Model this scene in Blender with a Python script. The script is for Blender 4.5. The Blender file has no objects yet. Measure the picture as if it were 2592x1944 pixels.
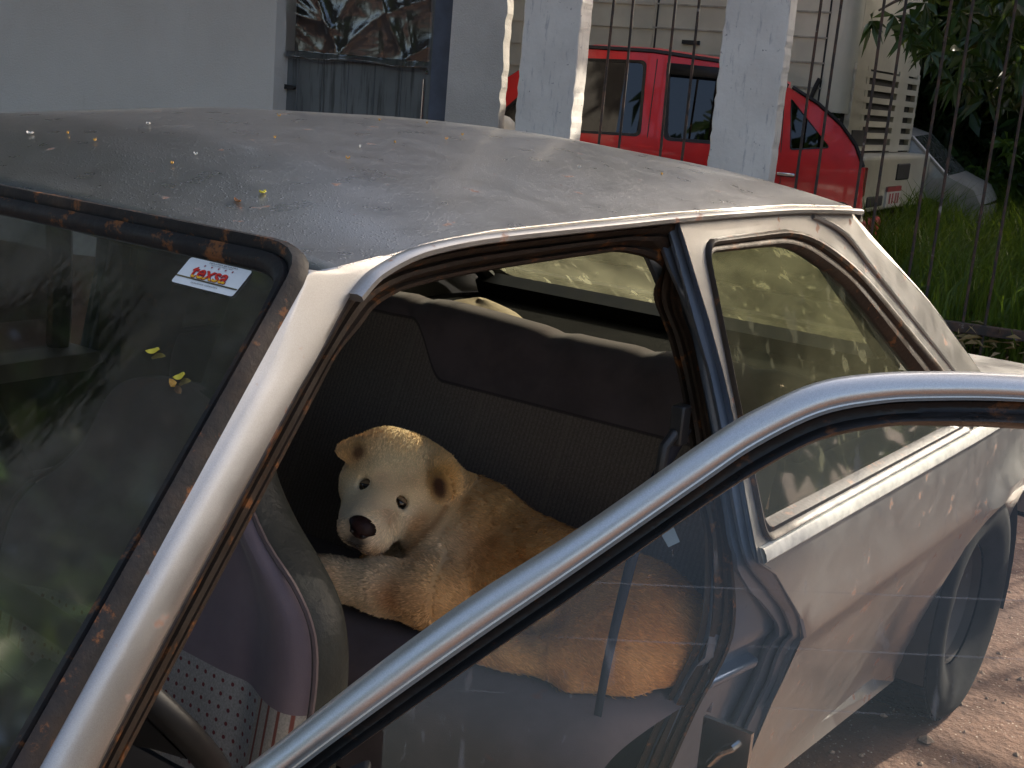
import bpy, math, random
import numpy as np
from mathutils import Matrix, Vector
from mathutils.geometry import delaunay_2d_cdt
random.seed(7); rng = np.random.default_rng(7)
S = bpy.context.scene
COL = S.collection
PI = math.pi

# ------------------------------------------------------------------ camera, sky, sun, exposure
cam_d = bpy.data.cameras.new('camera'); cam = bpy.data.objects.new('camera', cam_d); COL.objects.link(cam)
cam_d.sensor_width = 36.0; cam_d.lens = 45.83; cam_d.clip_start = 0.05; cam_d.clip_end = 600.0
cam.matrix_world = Matrix(((0.58489013, 0.13640975, -0.79955983, -1.70),
                           (-0.8066603, 0.20096683, -0.55579807, -0.72),
                           (0.08486873, 0.97005397, 0.22757985, 1.50), (0, 0, 0, 1)))
S.camera = cam
SUN_AZ = Vector((0.965, -0.262, 0)).normalized()      # horizontal direction towards the sun
SUN_EL = math.radians(28.5)
w = bpy.data.worlds.new('World'); S.world = w; w.use_nodes = True
wn = w.node_tree.nodes; wl = w.node_tree.links
bg = wn['Background']; sky = wn.new('ShaderNodeTexSky'); sky.sky_type = 'NISHITA'; sky.sun_disc = False
sky.sun_elevation = SUN_EL; sky.sun_rotation = math.atan2(SUN_AZ.x, SUN_AZ.y)
sky.air_density = 0.8; sky.dust_density = 4.0; sky.ozone_density = 0.5
wl.new(sky.outputs[0], bg.inputs[0]); bg.inputs[1].default_value = 0.15
sd = bpy.data.lights.new('sun', 'SUN'); sun = bpy.data.objects.new('sun', sd); COL.objects.link(sun)
sd.energy = 2.6; sd.angle = math.radians(0.5); sd.color = (1.0, 0.94, 0.83)
sdir = Vector((SUN_AZ.x * math.cos(SUN_EL), SUN_AZ.y * math.cos(SUN_EL), math.sin(SUN_EL)))
sun.rotation_euler = (-sdir).to_track_quat('-Z', 'Y').to_euler(); sun.location = sdir * 30
S.view_settings.view_transform = 'Standard'; S.view_settings.look = 'None'
S.cycles.max_bounces = 5; S.cycles.diffuse_bounces = 3; S.cycles.glossy_bounces = 3; S.cycles.transmission_bounces = 2; S.cycles.transparent_max_bounces = 8
S.view_settings.exposure = 1.7; S.view_settings.use_white_balance = True; S.view_settings.white_balance_temperature = 6800; S.view_settings.gamma = 1.0; S.view_settings.use_curve_mapping = False

# ------------------------------------------------------------------ helpers
def thing(name, label, cat, loc, group=None):
    o = bpy.data.objects.new(name, None); COL.objects.link(o); o.location = loc
    o['label'] = label; o['category'] = cat; o.empty_display_size = 0.1
    if group: o['group'] = group
    return o
def tag(o, label, cat, group=None):
    o['label'] = label; o['category'] = cat
    if group: o['group'] = group
    return o
def O(name, verts, faces, mat=None, parent=None, smooth=True, sharp=40, loc=None):
    me = bpy.data.meshes.new(name)
    me.from_pydata([tuple(map(float, v)) for v in verts], [], [tuple(map(int, f)) for f in faces]); me.update()
    if smooth:
        me.shade_smooth()
        try: me.set_sharp_from_angle(angle=math.radians(sharp))
        except Exception: pass
    if mat: me.materials.append(mat)
    o = bpy.data.objects.new(name, me); COL.objects.link(o)
    if parent:
        o.parent = parent
        if parent.type == 'EMPTY': o.matrix_parent_inverse = Matrix.Translation(parent.location).inverted()
    if loc: o.location = loc
    return o
def struct(o): o['kind'] = 'structure'; return o
def solid(o, t, off=-1):
    m = o.modifiers.new('thickness', 'SOLIDIFY'); m.thickness = t; m.offset = off; return o
def bevel(o, wd, seg=2):
    m = o.modifiers.new('bevel', 'BEVEL'); m.width = wd; m.segments = seg; m.limit_method = 'ANGLE'; m.angle_limit = math.radians(35); return o
def subsurf(o, n=2):
    m = o.modifiers.new('subd', 'SUBSURF'); m.levels = n; m.render_levels = n; return o
class MB:
    """collects faces for one mesh"""
    def __init__(s): s.v = []; s.f = []
    def add(s, v, f):
        n = len(s.v); s.v += [tuple(p) for p in v]; s.f += [tuple(i + n for i in q) for q in f]; return s
    def box(s, a, b, M=None):
        x0, y0, z0 = a; x1, y1, z1 = b
        v = [Vector(p) for p in ((x0,y0,z0),(x1,y0,z0),(x1,y1,z0),(x0,y1,z0),(x0,y0,z1),(x1,y0,z1),(x1,y1,z1),(x0,y1,z1))]
        if M: v = [M @ p for p in v]
        return s.add(v, [(0,3,2,1),(4,5,6,7),(0,1,5,4),(1,2,6,5),(2,3,7,6),(3,0,4,7)])
    def grid(s, rows, closed=False, cyc=False):
        n = len(rows[0]); v = [p for r in rows for p in r]; f = []
        R_ = len(rows)
        for i in range(R_ - (0 if cyc else 1)):
            i2 = (i + 1) % R_
            for j in range(n - (0 if closed else 1)):
                j2 = (j + 1) % n
                f.append((i*n+j, i*n+j2, i2*n+j2, i2*n+j))
        return s.add(v, f)
    def tube(s, path, r, n=8, cap=True):
        rows = tube_rows(path, r, n); base = len(s.v); s.grid(rows, closed=True)
        if cap:
            s.f.append(tuple(base + j for j in range(n))[::-1]); L = len(rows)
            s.f.append(tuple(base + (L-1)*n + j for j in range(n)))
        return s
    def prism(s, poly, ext):
        """poly: list of 3d pts (planar); ext: vector"""
        n = len(poly); p = [Vector(q) for q in poly]; e = Vector(ext)
        v = p + [q + e for q in p]
        f = [tuple(range(n))[::-1], tuple(range(n, 2*n))] + [(i, (i+1) % n, n + (i+1) % n, n + i) for i in range(n)]
        return s.add(v, f)
    def build(s, name, mat, parent=None, **k): return O(name, s.v, s.f, mat, parent, **k)
def frames(path):
    P = [Vector(p) for p in path]; T = []
    for i in range(len(P)):
        a = P[max(0, i-1)]; b = P[min(len(P)-1, i+1)]; T.append((b - a).normalized())
    return P, T
def tube_rows(path, r, n):
    P, T = frames(path); rows = []
    ref = Vector((0,0,1)) if abs(T[0].z) < .9 else Vector((1,0,0))
    nrm = (ref - T[0]*ref.dot(T[0])).normalized()
    for i, (p, t) in enumerate(zip(P, T)):
        nrm = (nrm - t*nrm.dot(t)).normalized(); b = t.cross(nrm)
        rr = r[i] if hasattr(r, '__len__') else r
        rows.append([p + nrm*math.cos(2*PI*k/n)*rr + b*math.sin(2*PI*k/n)*rr for k in range(n)])
    return rows
def sweep(path, prof, out, closed=False, capends=False):
    """profile (a,b): a along 'out' (orthogonalised), b along t x out"""
    P = [Vector(p) for p in path]; rows = []; n = len(P)
    for i in range(n):
        if closed: t = (P[(i+1) % n] - P[i-1]).normalized()
        else: t = (P[min(n-1, i+1)] - P[max(0, i-1)]).normalized()
        o = Vector(out(P[i])) if callable(out) else Vector(out)
        o = (o - t*o.dot(t)).normalized(); b = t.cross(o)
        rows.append([P[i] + o*u + b*v_ for u, v_ in prof])
    m = MB(); m.grid(rows, closed=True, cyc=closed)
    return m
def smooth_path(pts, n=8, closed=False):
    P = [Vector(p) for p in pts]; out = []; L = len(P)
    rngi = range(L if closed else L-1)
    for i in rngi:
        if closed: p0, p1, p2, p3 = P[i-1], P[i], P[(i+1) % L], P[(i+2) % L]
        else: p0, p1, p2, p3 = P[max(0,i-1)], P[i], P[i+1], P[min(L-1,i+2)]
        for k in range(n):
            t = k/n
            out.append(0.5*((2*p1) + (p2-p0)*t + (2*p0-5*p1+4*p2-p3)*t*t + (3*p1-p0-3*p2+p3)*t**3))
    if not closed: out.append(P[-1])
    return out
def resample(pts, n):
    P = np.array([list(p) for p in pts], float); d = np.r_[0, np.cumsum(np.linalg.norm(np.diff(P, axis=0), axis=1))]
    t = np.linspace(0, d[-1], n); return [Vector([np.interp(q, d, P[:, k]) for k in range(P.shape[1])]) for q in t]
def inpoly(x, y, poly):
    c = False; n = len(poly); j = n-1
    for i in range(n):
        xi, yi = poly[i][0], poly[i][1]; xj, yj = poly[j][0], poly[j][1]
        if (yi > y) != (yj > y) and x < (xj-xi)*(y-yi)/(yj-yi)+xi: c = not c
        j = i
    return c
def round_poly(pts, r, n=5):
    """round the corners of a closed 2d polygon"""
    out = []; L = len(pts)
    for i in range(L):
        p0, p1, p2 = Vector(pts[i-1]), Vector(pts[i]), Vector(pts[(i+1) % L])
        rr = r[i] if hasattr(r, '__len__') else r
        a = (p0-p1); b = (p2-p1); la = min(rr, a.length*.45); lb = min(rr, b.length*.45)
        a = p1 + a.normalized()*la; b = p1 + b.normalized()*lb
        for k in range(n+1):
            t = k/n; out.append(tuple((a*(1-t)**2 + p1*2*t*(1-t) + b*t*t)[:2]))
    return out
def panel(outer, holes=(), step=0.04, fmap=None, flip=False):
    """triangulated flat region with holes; fmap(u,v)->(x,y,z). Returns MB"""
    pts = [Vector(p[:2]) for p in outer]; edges = [(i, (i+1) % len(outer)) for i in range(len(outer))]
    for h in holes:
        b = len(pts); pts += [Vector(p[:2]) for p in h]; edges += [(b+i, b+(i+1) % len(h)) for i in range(len(h))]
    xs = [p[0] for p in outer]; ys = [p[1] for p in outer]
    nx = int((max(xs)-min(xs))/step); ny = int((max(ys)-min(ys))/step)
    for i in range(1, nx+1):
        for j in range(1, ny+1):
            x = min(xs) + (i - .5*(j % 2))*step; y = min(ys) + j*step
            if inpoly(x, y, outer) and not any(inpoly(x, y, h) for h in holes): pts.append(Vector((x, y)))
    v, e, f, *_ = delaunay_2d_cdt(pts, edges, [], 0, 1e-5)
    F = []
    for t in f:
        cx = sum(v[i][0] for i in t)/len(t); cy = sum(v[i][1] for i in t)/len(t)
        if inpoly(cx, cy, outer) and not any(inpoly(cx, cy, h) for h in holes): F.append(tuple(t)[::-1] if flip else tuple(t))
    m = MB(); m.add([fmap(p[0], p[1]) for p in v], F); return m
def mirror(m, yc=0.785):
    q = MB(); q.v = [(p[0], 2*yc - p[1], p[2]) for p in m.v]; q.f = [tuple(f)[::-1] for f in m.f]; return q

# ------------------------------------------------------------------ materials
def nodes(m): m.use_nodes = True; nt = m.node_tree; return nt, nt.nodes, nt.links
class NT:
    def __init__(s, name):
        s.m = bpy.data.materials.new(name); s.m.use_nodes = True; s.t = s.m.node_tree; s.n = s.t.nodes; s.l = s.t.links
        s.b = s.n['Principled BSDF']; s.out = s.n['Material Output']
        s.tc = s.n.new('ShaderNodeTexCoord')
    def put(s, sock, v):
        if hasattr(v, 'is_output') or isinstance(v, bpy.types.NodeSocket): s.l.new(v, sock)
        elif v is not None:
            try: sock.default_value = v
            except Exception: sock.default_value = (*v, 1.0)
    def P(s, **k):
        for a, v in k.items(): s.put(s.b.inputs[a.replace('_', ' ')], v)
        return s
    def coord(s, scale=(1,1,1), rot=(0,0,0), src='Object', loc=(0,0,0)):
        mp = s.n.new('ShaderNodeMapping'); s.l.new(s.tc.outputs[src], mp.inputs[0])
        mp.inputs['Scale'].default_value = scale; mp.inputs['Rotation'].default_value = rot; mp.inputs['Location'].default_value = loc
        return mp.outputs[0]
    def noise(s, scale=5, detail=4, rough=.55, vec=None, dist=0, out=0):
        t = s.n.new('ShaderNodeTexNoise'); t.inputs['Scale'].default_value = scale; t.inputs['Detail'].default_value = detail
        t.inputs['Roughness'].default_value = rough; t.inputs['Distortion'].default_value = dist
        s.l.new(vec if vec else s.tc.outputs['Object'], t.inputs['Vector']); return t.outputs[out]
    def voro(s, scale=5, feat='F1', vec=None, out='Distance', rand=1):
        t = s.n.new('ShaderNodeTexVoronoi'); t.feature = feat; t.inputs['Scale'].default_value = scale; t.inputs['Randomness'].default_value = rand
        s.l.new(vec if vec else s.tc.outputs['Object'], t.inputs['Vector']); return t.outputs[out]
    def wave(s, scale=5, vec=None, dist=0, detail=2, kind='BANDS', d='X'):
        t = s.n.new('ShaderNodeTexWave'); t.wave_type = kind
        if kind == 'BANDS': t.bands_direction = d
        t.inputs['Scale'].default_value = scale; t.inputs['Distortion'].default_value = dist; t.inputs['Detail'].default_value = detail
        s.l.new(vec if vec else s.tc.outputs['Object'], t.inputs['Vector']); return t.outputs['Fac']
    def ramp(s, fac, a, b, lo=0., hi=1.):
        t = s.n.new('ShaderNodeMapRange'); t.interpolation_type = 'SMOOTHSTEP'
        s.put(t.inputs[0], fac); t.inputs[1].default_value = a; t.inputs[2].default_value = b; t.inputs[3].default_value = lo; t.inputs[4].default_value = hi
        return t.outputs[0]
    def mix(s, fac, a, b, mode='MIX'):
        t = s.n.new('ShaderNodeMix'); t.data_type = 'RGBA'; t.blend_type = mode
        s.put(t.inputs[0], fac)
        for sk, v in ((t.inputs[6], a), (t.inputs[7], b)):
            if isinstance(v, (tuple, list)): sk.default_value = (*v[:3], 1)
            else: s.l.new(v, sk)
        return t.outputs[2]
    def math(s, op, a, b=0.0, c=None):
        t = s.n.new('ShaderNodeMath'); t.operation = op; s.put(t.inputs[0], a); s.put(t.inputs[1], b)
        if c is not None: s.put(t.inputs[2], c)
        return t.outputs[0]
    def xyz(s, vec=None):
        t = s.n.new('ShaderNodeSeparateXYZ'); s.l.new(vec if vec else s.tc.outputs['Object'], t.inputs[0]); return t.outputs
    def bump(s, h, strength=.3, dist=.01, normal=None):
        t = s.n.new('ShaderNodeBump'); t.inputs['Strength'].default_value = strength; t.inputs['Distance'].default_value = dist
        s.l.new(h, t.inputs['Height'])
        if normal: s.l.new(normal, t.inputs['Normal'])
        s.l.new(t.outputs[0], s.b.inputs['Normal']); return t.outputs[0]
    def attr(s, name):
        t = s.n.new('ShaderNodeAttribute'); t.attribute_name = name; return t.outputs['Color']
    def node(s, typ): return s.n.new(typ)
M = {}
def simple(name, col, rough=.6, metal=0., spec=.5, var=.15, scale=12, bumpd=0., bscale=60, coat=0., sheen=0.):
    t = NT(name); c = t.mix(t.ramp(t.noise(scale, 5), .3, .7), tuple(x*(1-var) for x in col), tuple(min(1, x*(1+var)) for x in col))
    t.P(Base_Color=c, Roughness=rough, Metallic=metal, Specular_IOR_Level=spec, Coat_Weight=coat, Sheen_Weight=sheen)
    if bumpd: t.bump(t.noise(bscale, 5), .5, bumpd)
    M[name] = t.m; return t.m

# silver car paint: flakes, thin dirt film and little rust stains
def silver(name, drops=False, dirt=.35, rust=.5, k=1.0, ro_=(.26,.36)):
    t = NT(name)
    flake = t.voro(2600, out='Color'); fl = t.xyz(flake)[0]
    base = t.mix(t.ramp(fl, 0, 1), tuple(x*k for x in (.415,.405,.385)), tuple(x*k for x in (.515,.505,.485)))
    film = t.ramp(t.noise(3.0, 7, .7), .30, .80)
    base = t.mix(t.math('MULTIPLY', film, dirt), base, (.20,.17,.125))
    sp = t.ramp(t.noise(26, 3, .6, vec=t.coord((1,1,1), loc=(3,1,7))), .69-.05*rust, .76-.05*rust)
    base = t.mix(t.math('MULTIPLY', sp, .75), base, (.26,.10,.035))
    ro = t.math('ADD', t.ramp(t.noise(18, 4), .3, .7, *ro_), t.math('MULTIPLY', sp, .35))
    t.P(Base_Color=base, Metallic=t.math('SUBTRACT', .85, t.math('ADD', t.math('MULTIPLY', sp, .7), t.math('MULTIPLY', film, dirt*.6))), Roughness=ro, Coat_Weight=.2, Coat_Roughness=.15)
    if drops:
        streak = t.noise(8, 5, .7, vec=t.coord((1.6, 5, 1), rot=(0,0,.5)))
        base2 = t.mix(t.ramp(streak, .62, .74, 0, .28), base, (.22,.15,.08)); t.P(Base_Color=base2)
        a = t.ramp(t.voro(210), .42, .12); am = t.ramp(t.xyz(t.voro(210, out='Color'))[1], .45, .7)
        b = t.ramp(t.voro(480), .45, .15)
        h = t.math('ADD', t.math('MULTIPLY', a, am), t.math('MULTIPLY', b, .35))
        t.bump(h, .45, .0009)
    else:
        t.bump(t.noise(420, 2), .06, .001)
    M[name] = t.m; return t.m
silver('silver_paint', dirt=.22, rust=1.05, k=.74, ro_=(.34,.44)); silver('wet_roof_paint', drops=True, dirt=.12, rust=.3, k=.70, ro_=(.27,.34)); silver('clean_bright_door_paint', dirt=.06, rust=-1, k=1.15, ro_=(.36,.42))  # door copy is lighter as well: flash highlight put into its base colour
def jamb_sky_tint():  # silver paint with the blue of reflected sky put into its colour
    t = NT('sky_tinted_jamb'); c = t.mix(t.ramp(t.noise(9, 5), .35, .7), (.11,.15,.21), (.15,.19,.25))
    t.P(Base_Color=c, Metallic=.6, Roughness=.33, Coat_Weight=.3); M['jamb'] = t.m
jamb_sky_tint()
def rubber(name, rust=.5, gloss=.5, base=(.014,.013,.013)):
    t = NT(name)
    n1 = t.ramp(t.noise(34, 6, .7), .62-.12*rust, .72-.12*rust); n2 = t.ramp(t.noise(11, 5, .65), .48, .72)
    c = t.mix(t.math('MULTIPLY', n2, .75*rust), base, (.060,.036,.022)); c = t.mix(t.math('MULTIPLY', n1, min(1, rust*1.2)), c, (.22,.080,.022))
    t.P(Specular_IOR_Level=.22, Base_Color=c, Roughness=t.ramp(t.noise(15, 4), .3, .7, gloss-.08, gloss+.12)); t.bump(t.noise(120, 4), .35, .002); M[name] = t.m
rubber('rusty_rubber', .62, .55); rubber('black_rubber', .10, .38); rubber('brown_seal', .5, .42, (.022,.016,.012))
simple('chrome', (.55,.55,.55), .18, 1.0, var=.1); simple('black_plastic', (.010,.010,.011), .5, spec=.2, var=.3); simple('dark_trim', (.02,.019,.019), .5)
simple('headliner', (.16,.15,.14), .9); simple('carpet', (.005,.005,.005), .95, spec=.05, bumpd=.003, bscale=200)
def velvet(name, a, b):
    t = NT(name); c = t.mix(t.ramp(t.noise(7, 5, .6), .3, .7), a, b)
    st = t.ramp(t.noise(9, 2, vec=t.coord(loc=(4,2,1))), .70, .74); c = t.mix(t.math('MULTIPLY', st, .5), c, (.20,.06,.04))
    t.P(Base_Color=c, Roughness=.9, Sheen_Weight=.12, Sheen_Roughness=.5, Specular_IOR_Level=.1); t.bump(t.noise(600, 2), .25, .001); M[name] = t.m
velvet('purple_velvet', (.150,.112,.122), (.200,.150,.160)); velvet('dark_velvet', (.085,.062,.060), (.120,.088,.086))
def dotted():
    t = NT('dotted_fabric'); v = t.coord((1,1,1))
    x, y, z = t.xyz(v)
    gy = t.math('FRACT', t.math('MULTIPLY', y, 62.0)); gz = t.math('FRACT', t.math('MULTIPLY', z, 62.0))
    d = t.math('ADD', t.math('POWER', t.math('SUBTRACT', gy, .5), 2), t.math('POWER', t.math('SUBTRACT', gz, .5), 2))
    dots = t.ramp(d, .032, .018)
    weave = t.ramp(t.noise(380, 2), .3, .7)
    c = t.mix(weave, (.27,.25,.225), (.37,.345,.315)); c = t.mix(dots, c, (.16,.03,.03))
    t.P(Base_Color=c, Roughness=.95); t.bump(t.noise(380, 2), .4, .001); M['dotted_fabric'] = t.m
    t = NT('striped_fabric'); x, y, z = t.xyz()
    s_ = t.math('FRACT', t.math('MULTIPLY', y, 55.0)); c = t.mix(t.ramp(t.noise(380, 2), .3, .7), (.27,.24,.20), (.36,.32,.27))
    c = t.mix(t.ramp(t.math('ABSOLUTE', t.math('SUBTRACT', s_, .5)), .16, .08), c, (.17,.05,.035)); t.P(Base_Color=c, Roughness=.95); M['striped_fabric'] = t.m
    t = NT('brown_check_fabric'); c = t.mix(t.ramp(t.noise(320, 2), .35, .65), (.105,.080,.066), (.145,.112,.092))
    
    x, y, z = t.xyz(); zb = t.math('ADD', .916, t.ramp(y, .80, .92, 0, .10)); msk = t.ramp(t.math('SUBTRACT', z, zb), -.002, .002)
    e1 = t.math('MULTIPLY', t.ramp(y, .155, .160), t.ramp(y, 1.425, 1.42)); rib = t.ramp(t.math('FRACT', t.math('MULTIPLY', y, 110.0)), .25, .5, .7, 1.0); c = t.mix(rib, (.05,.04,.03), c)
    sq = t.math('ABSOLUTE', t.math('SUBTRACT', t.math('FRACT', t.math('MULTIPLY', y, 5.0)), .5)); c = t.mix(t.ramp(sq, .028, .012, 0, .35), c, (.15,.12,.09))
    vel = t.mix(t.ramp(t.noise(7, 5, .6), .3, .7), (.060,.045,.045), (.090,.066,.066)); edge = t.ramp(t.math('ABSOLUTE', t.math('SUBTRACT', z, zb)), .004, .0015)
    c = t.mix(t.math('MAXIMUM', msk, t.math('SUBTRACT', 1.0, e1)), c, vel); c = t.mix(t.math('MULTIPLY', edge, .7), c, (.02,.015,.015))
    t.P(Base_Color=c, Roughness=.95, Specular_IOR_Level=.1, Sheen_Weight=.15); t.bump(t.noise(420, 2), .35, .001); M['rear_insert'] = t.m
dotted()
simple('grey_vinyl', (.020,.021,.018), .5, spec=.15, var=.15, bumpd=.006, bscale=38)
def glass(name, tint=(.9,.95,.92), dirt=(.3,.27,.2), amount=.1, lo=.4, hi=.7, scale=6, film=.05, scratch=False, wiped=False, grough=.015, gain=1.6, transl=.5, specks=None):
    t = NT(name); n, l = t.n, t.l; n.remove(t.b)
    tr = n.new('ShaderNodeBsdfTransparent'); tr.inputs[0].default_value = (*tint, 1)
    gl = n.new('ShaderNodeBsdfGlossy'); gl.inputs['Roughness'].default_value = grough
    fr = n.new('ShaderNodeFresnel'); fr.inputs[0].default_value = 1.5
    fac = t.math('MINIMUM', t.math('MULTIPLY', fr.outputs[0], gain), 1.0)
    m1 = n.new('ShaderNodeMixShader'); l.new(fac, m1.inputs[0]); l.new(tr.outputs[0], m1.inputs[1]); l.new(gl.outputs[0], m1.inputs[2])
    df = n.new('ShaderNodeBsdfDiffuse'); tl = n.new('ShaderNodeBsdfTranslucent')
    dn = t.ramp(t.noise(scale, 6, .65), lo, hi)
    col = t.mix(t.noise(scale*2.3, 4), tuple(x*.75 for x in dirt), dirt)
    l.new(col, df.inputs[0]); l.new(col, tl.inputs[0])
    m2 = n.new('ShaderNodeMixShader'); m2.inputs[0].default_value = transl; l.new(df.outputs[0], m2.inputs[1]); l.new(tl.outputs[0], m2.inputs[2])
    f = t.math('ADD', t.math('MULTIPLY', dn, amount), film)
    if specks:
        sp = t.ramp(t.noise(specks[0], 3, .6, vec=t.coord(specks[1], rot=specks[2])), specks[3], specks[3]+.05); f = t.math('ADD', f, t.math('MULTIPLY', sp, specks[4]))
    if scratch:
        v = t.coord((260, 260, 3.5)); s1 = t.ramp(t.noise(1, 3, .6, vec=v), .62, .80, 0, .22)
        v2 = t.coord((60, 60, 1.2)); s2 = t.ramp(t.noise(1, 2, .5, vec=v2), .67, .76, 0, .20)
        f = t.math('ADD', f, t.math('ADD', s1, s2))
        z = t.xyz()[2]; x = t.xyz()[0]
        for zz, sl in ((1.135, -.035), (1.098, -.03), (1.062, -.02)):
            ln = t.math('ABSOLUTE', t.math('SUBTRACT', t.math('ADD', z, t.math('MULTIPLY', x, sl)), zz))
            f = t.math('ADD', f, t.math('MULTIPLY', t.ramp(ln, .0009, .0003), t.ramp(t.noise(7, 2, vec=t.coord((1,1,1), loc=(zz*9,0,0))), .40, .60, 0, .22)))
    if wiped:   # a ragged patch wiped free of dust, with drip streaks below it
        x, y, z = t.xyz(); nz = t.noise(34, 5, .7, vec=t.coord((1,3.2,1), rot=(.25,0,0)))
        dx = t.math('DIVIDE', t.math('SUBTRACT', y, .385), .125); dz = t.math('DIVIDE', t.math('SUBTRACT', z, 1.185), .085)
        d = t.math('ADD', t.math('MULTIPLY', dx, dx), t.math('MULTIPLY', dz, dz))
        d = t.math('ADD', d, t.math('MULTIPLY', t.math('SUBTRACT', nz, .5), 3.2))
        f = t.math('MULTIPLY', f, t.ramp(d, .35, 1.3, .12, 1.0))
    f = t.math('MINIMUM', f, .97)
    m3 = n.new('ShaderNodeMixShader'); l.new(f, m3.inputs[0]); l.new(m1.outputs[0], m3.inputs[1]); l.new(m2.outputs[0], m3.inputs[2])
    l.new(m3.outputs[0], t.out.inputs[0]); M[name] = t.m
glass('windshield_glass', (.80,.81,.78), (.19,.17,.13), .34, .40, .80, 9, .27, wiped=True, transl=.25, gain=.55, grough=.05)
glass('door_glass', (.90,.92,.93), (.42,.42,.43), .015, .3, .7, 5, .003, scratch=True, transl=.1, gain=.65)
glass('dusty_glass', (.80,.82,.70), (.33,.32,.19), .18, .25, .8, 5, .11, specks=(22,(1,1,.55),(0,.4,0),.60,.30), transl=.45, gain=2.0, grough=.03)  # specks paint in bright spots of sky reflected through foliage
glass('rear_glass', (.82,.84,.72), (.42,.41,.25), .25, .3, .8, 6, .12, specks=(16,(.5,1.8,1),(.7,0,0),.60,.25), transl=.6, gain=1.0)
glass('dark_glass', (.012,.015,.02), (.05,.05,.05), .02, .4, .7, 3, .0, gain=1.0)
# ------------------------------------------------------------------ the silver car (front towards -X, its left side at Y = 0)
HX = -1.25                                   # door hinge line
GZ = 0.08                                    # ground level
car = thing('silver_car', 'old silver two-door car with its driver door open and a dog inside', 'car', (0.3, 0.785, GZ))
_sy = ([.2,.3,.45,.60,.640,.66,.70,.80,.840,.848,.872,1.35], [.130,.105,.065,.020,.003,-.012,-.015,-.013,-.012,-.010,.0006,.144])
WHL = (1.38, .36)
def side_y(x, z):
    y = float(np.interp(z, *_sy))
    d = math.hypot(x-WHL[0], z-WHL[1])
    if z < .80: y -= .030*math.exp(-((d-.335)/.05)**2)
    if x > 1.0: y += .05*((x-1.0))**2
    return y
def smap(x, z): return (x, side_y(x, z), z)

# roof
_rx = [-.825,-.69,-.64,-.53,-.26,-.13,.277,.523,.585]; _rz = [1.306,1.319,1.327,1.334,1.339,1.341,1.341,1.332,1.318]; _ry = [.130,.134,.136,.138,.139,.139,.140,.137,.137]
def roof_z(x, y):
    ze = np.interp(x, _rx, _rz); ye = np.interp(x, _rx, _ry); c = np.interp(x, [-.81,-.5,-.15,.2,.585], [.020,.058,.075,.072,.048])
    u = min(1., abs(y-.785)/(.785-ye)); return float(ze + c*(1-u**2.4))
def roof_rows(dz=0., nx=46, ny=49, inset=0.):
    rows = []
    for i in range(nx):
        x = -.805 + (0.585+.805)*i/(nx-1); r = []
        ye = np.interp(x, _rx, _ry) + inset
        for j in range(ny):
            t = -math.cos(PI*j/(ny-1)); y = .785 + (.785-ye)*t
            xx = x - (.018 if i == 0 else 0)*abs(t)**6
            r.append((xx, y, roof_z(x, y)+dz))
        rows.append(r)
    last = [(p[0]+.012, p[1], p[2]-.014) for p in rows[-1]]; rows.append(last)
    return rows
m = MB().grid(roof_rows()); m.f = [f[::-1] for f in m.f]; roof = m.build('roof', M['wet_roof_paint'], car); solid(roof, .004)
m = MB().grid(roof_rows(-.032, 20, 21, .06)); m.build('headliner', M['headliner'], car)

# drip rails over the doors
drip = smooth_path([(-.772,.120,1.283),(-.75,.123,1.297),(-.73,.1255,1.305),(-.69,.128,1.316),(-.64,.130,1.323),(-.53,.132,1.329),(-.26,.133,1.333),(-.13,.133,1.335),(.05,.134,1.336),(.277,.134,1.335),(.44,.132,1.330),(.548,.130,1.325)], 4)
prof = [(-.012,.005),(.000,.0065),(.007,.007),(.0105,.005),(.0105,.000),(.006,-.003),(-.004,-.003),(-.012,-.002)]
ml = sweep(drip, prof, (0,-1,.0))
nP = len(prof); ml.f.append(tuple(range(nP))); ml.f.append(tuple(range(len(ml.v)-nP, len(ml.v)))[::-1])
ml.build('drip_rail', M['silver_paint'], car); mirror(ml).build('drip_rail', M['silver_paint'], car)

# windshield plane, glass, seal
def ws(y, z, h=0.): return (-.829 - 1.09*(1.301-z) - .676*h, y, z + .737*h)
gl_in = round_poly([(.158,1.300),(.140,1.262),(.086,1.07),(.050,.935),(.045,.90),(1.525,.90),(1.520,.935),(1.484,1.07),(1.430,1.262),(1.412,1.300)], [.035,.03,.02,.02,.06,.06,.02,.02,.03,.035])
gl_out = round_poly([(.134,1.325),(.116,1.262),(.058,1.07),(.018,.935),(.012,.872),(1.558,.872),(1.552,.935),(1.512,1.07),(1.454,1.262),(1.436,1.325)], [.055,.03,.02,.02,.08,.08,.02,.02,.03,.055])
m = panel(gl_in, (), .05, lambda y, z: ws(y, z, .002)); wsh = m.build('windshield', M['windshield_glass'], car)
rows = []
for t, h in ((0,.001),(.06,.011),(.25,.018),(.42,.013),(.5,.009),(.58,.014),(.8,.013),(.96,.007),(1.0,.000)):
    rows.append([ws(a[0]*(1-t)+b[0]*t, a[1]*(1-t)+b[1]*t, h) for a, b in zip(gl_out, gl_in)])
MB().grid(rows, closed=True).build('windshield_seal', M['rusty_rubber'], wsh)

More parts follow.
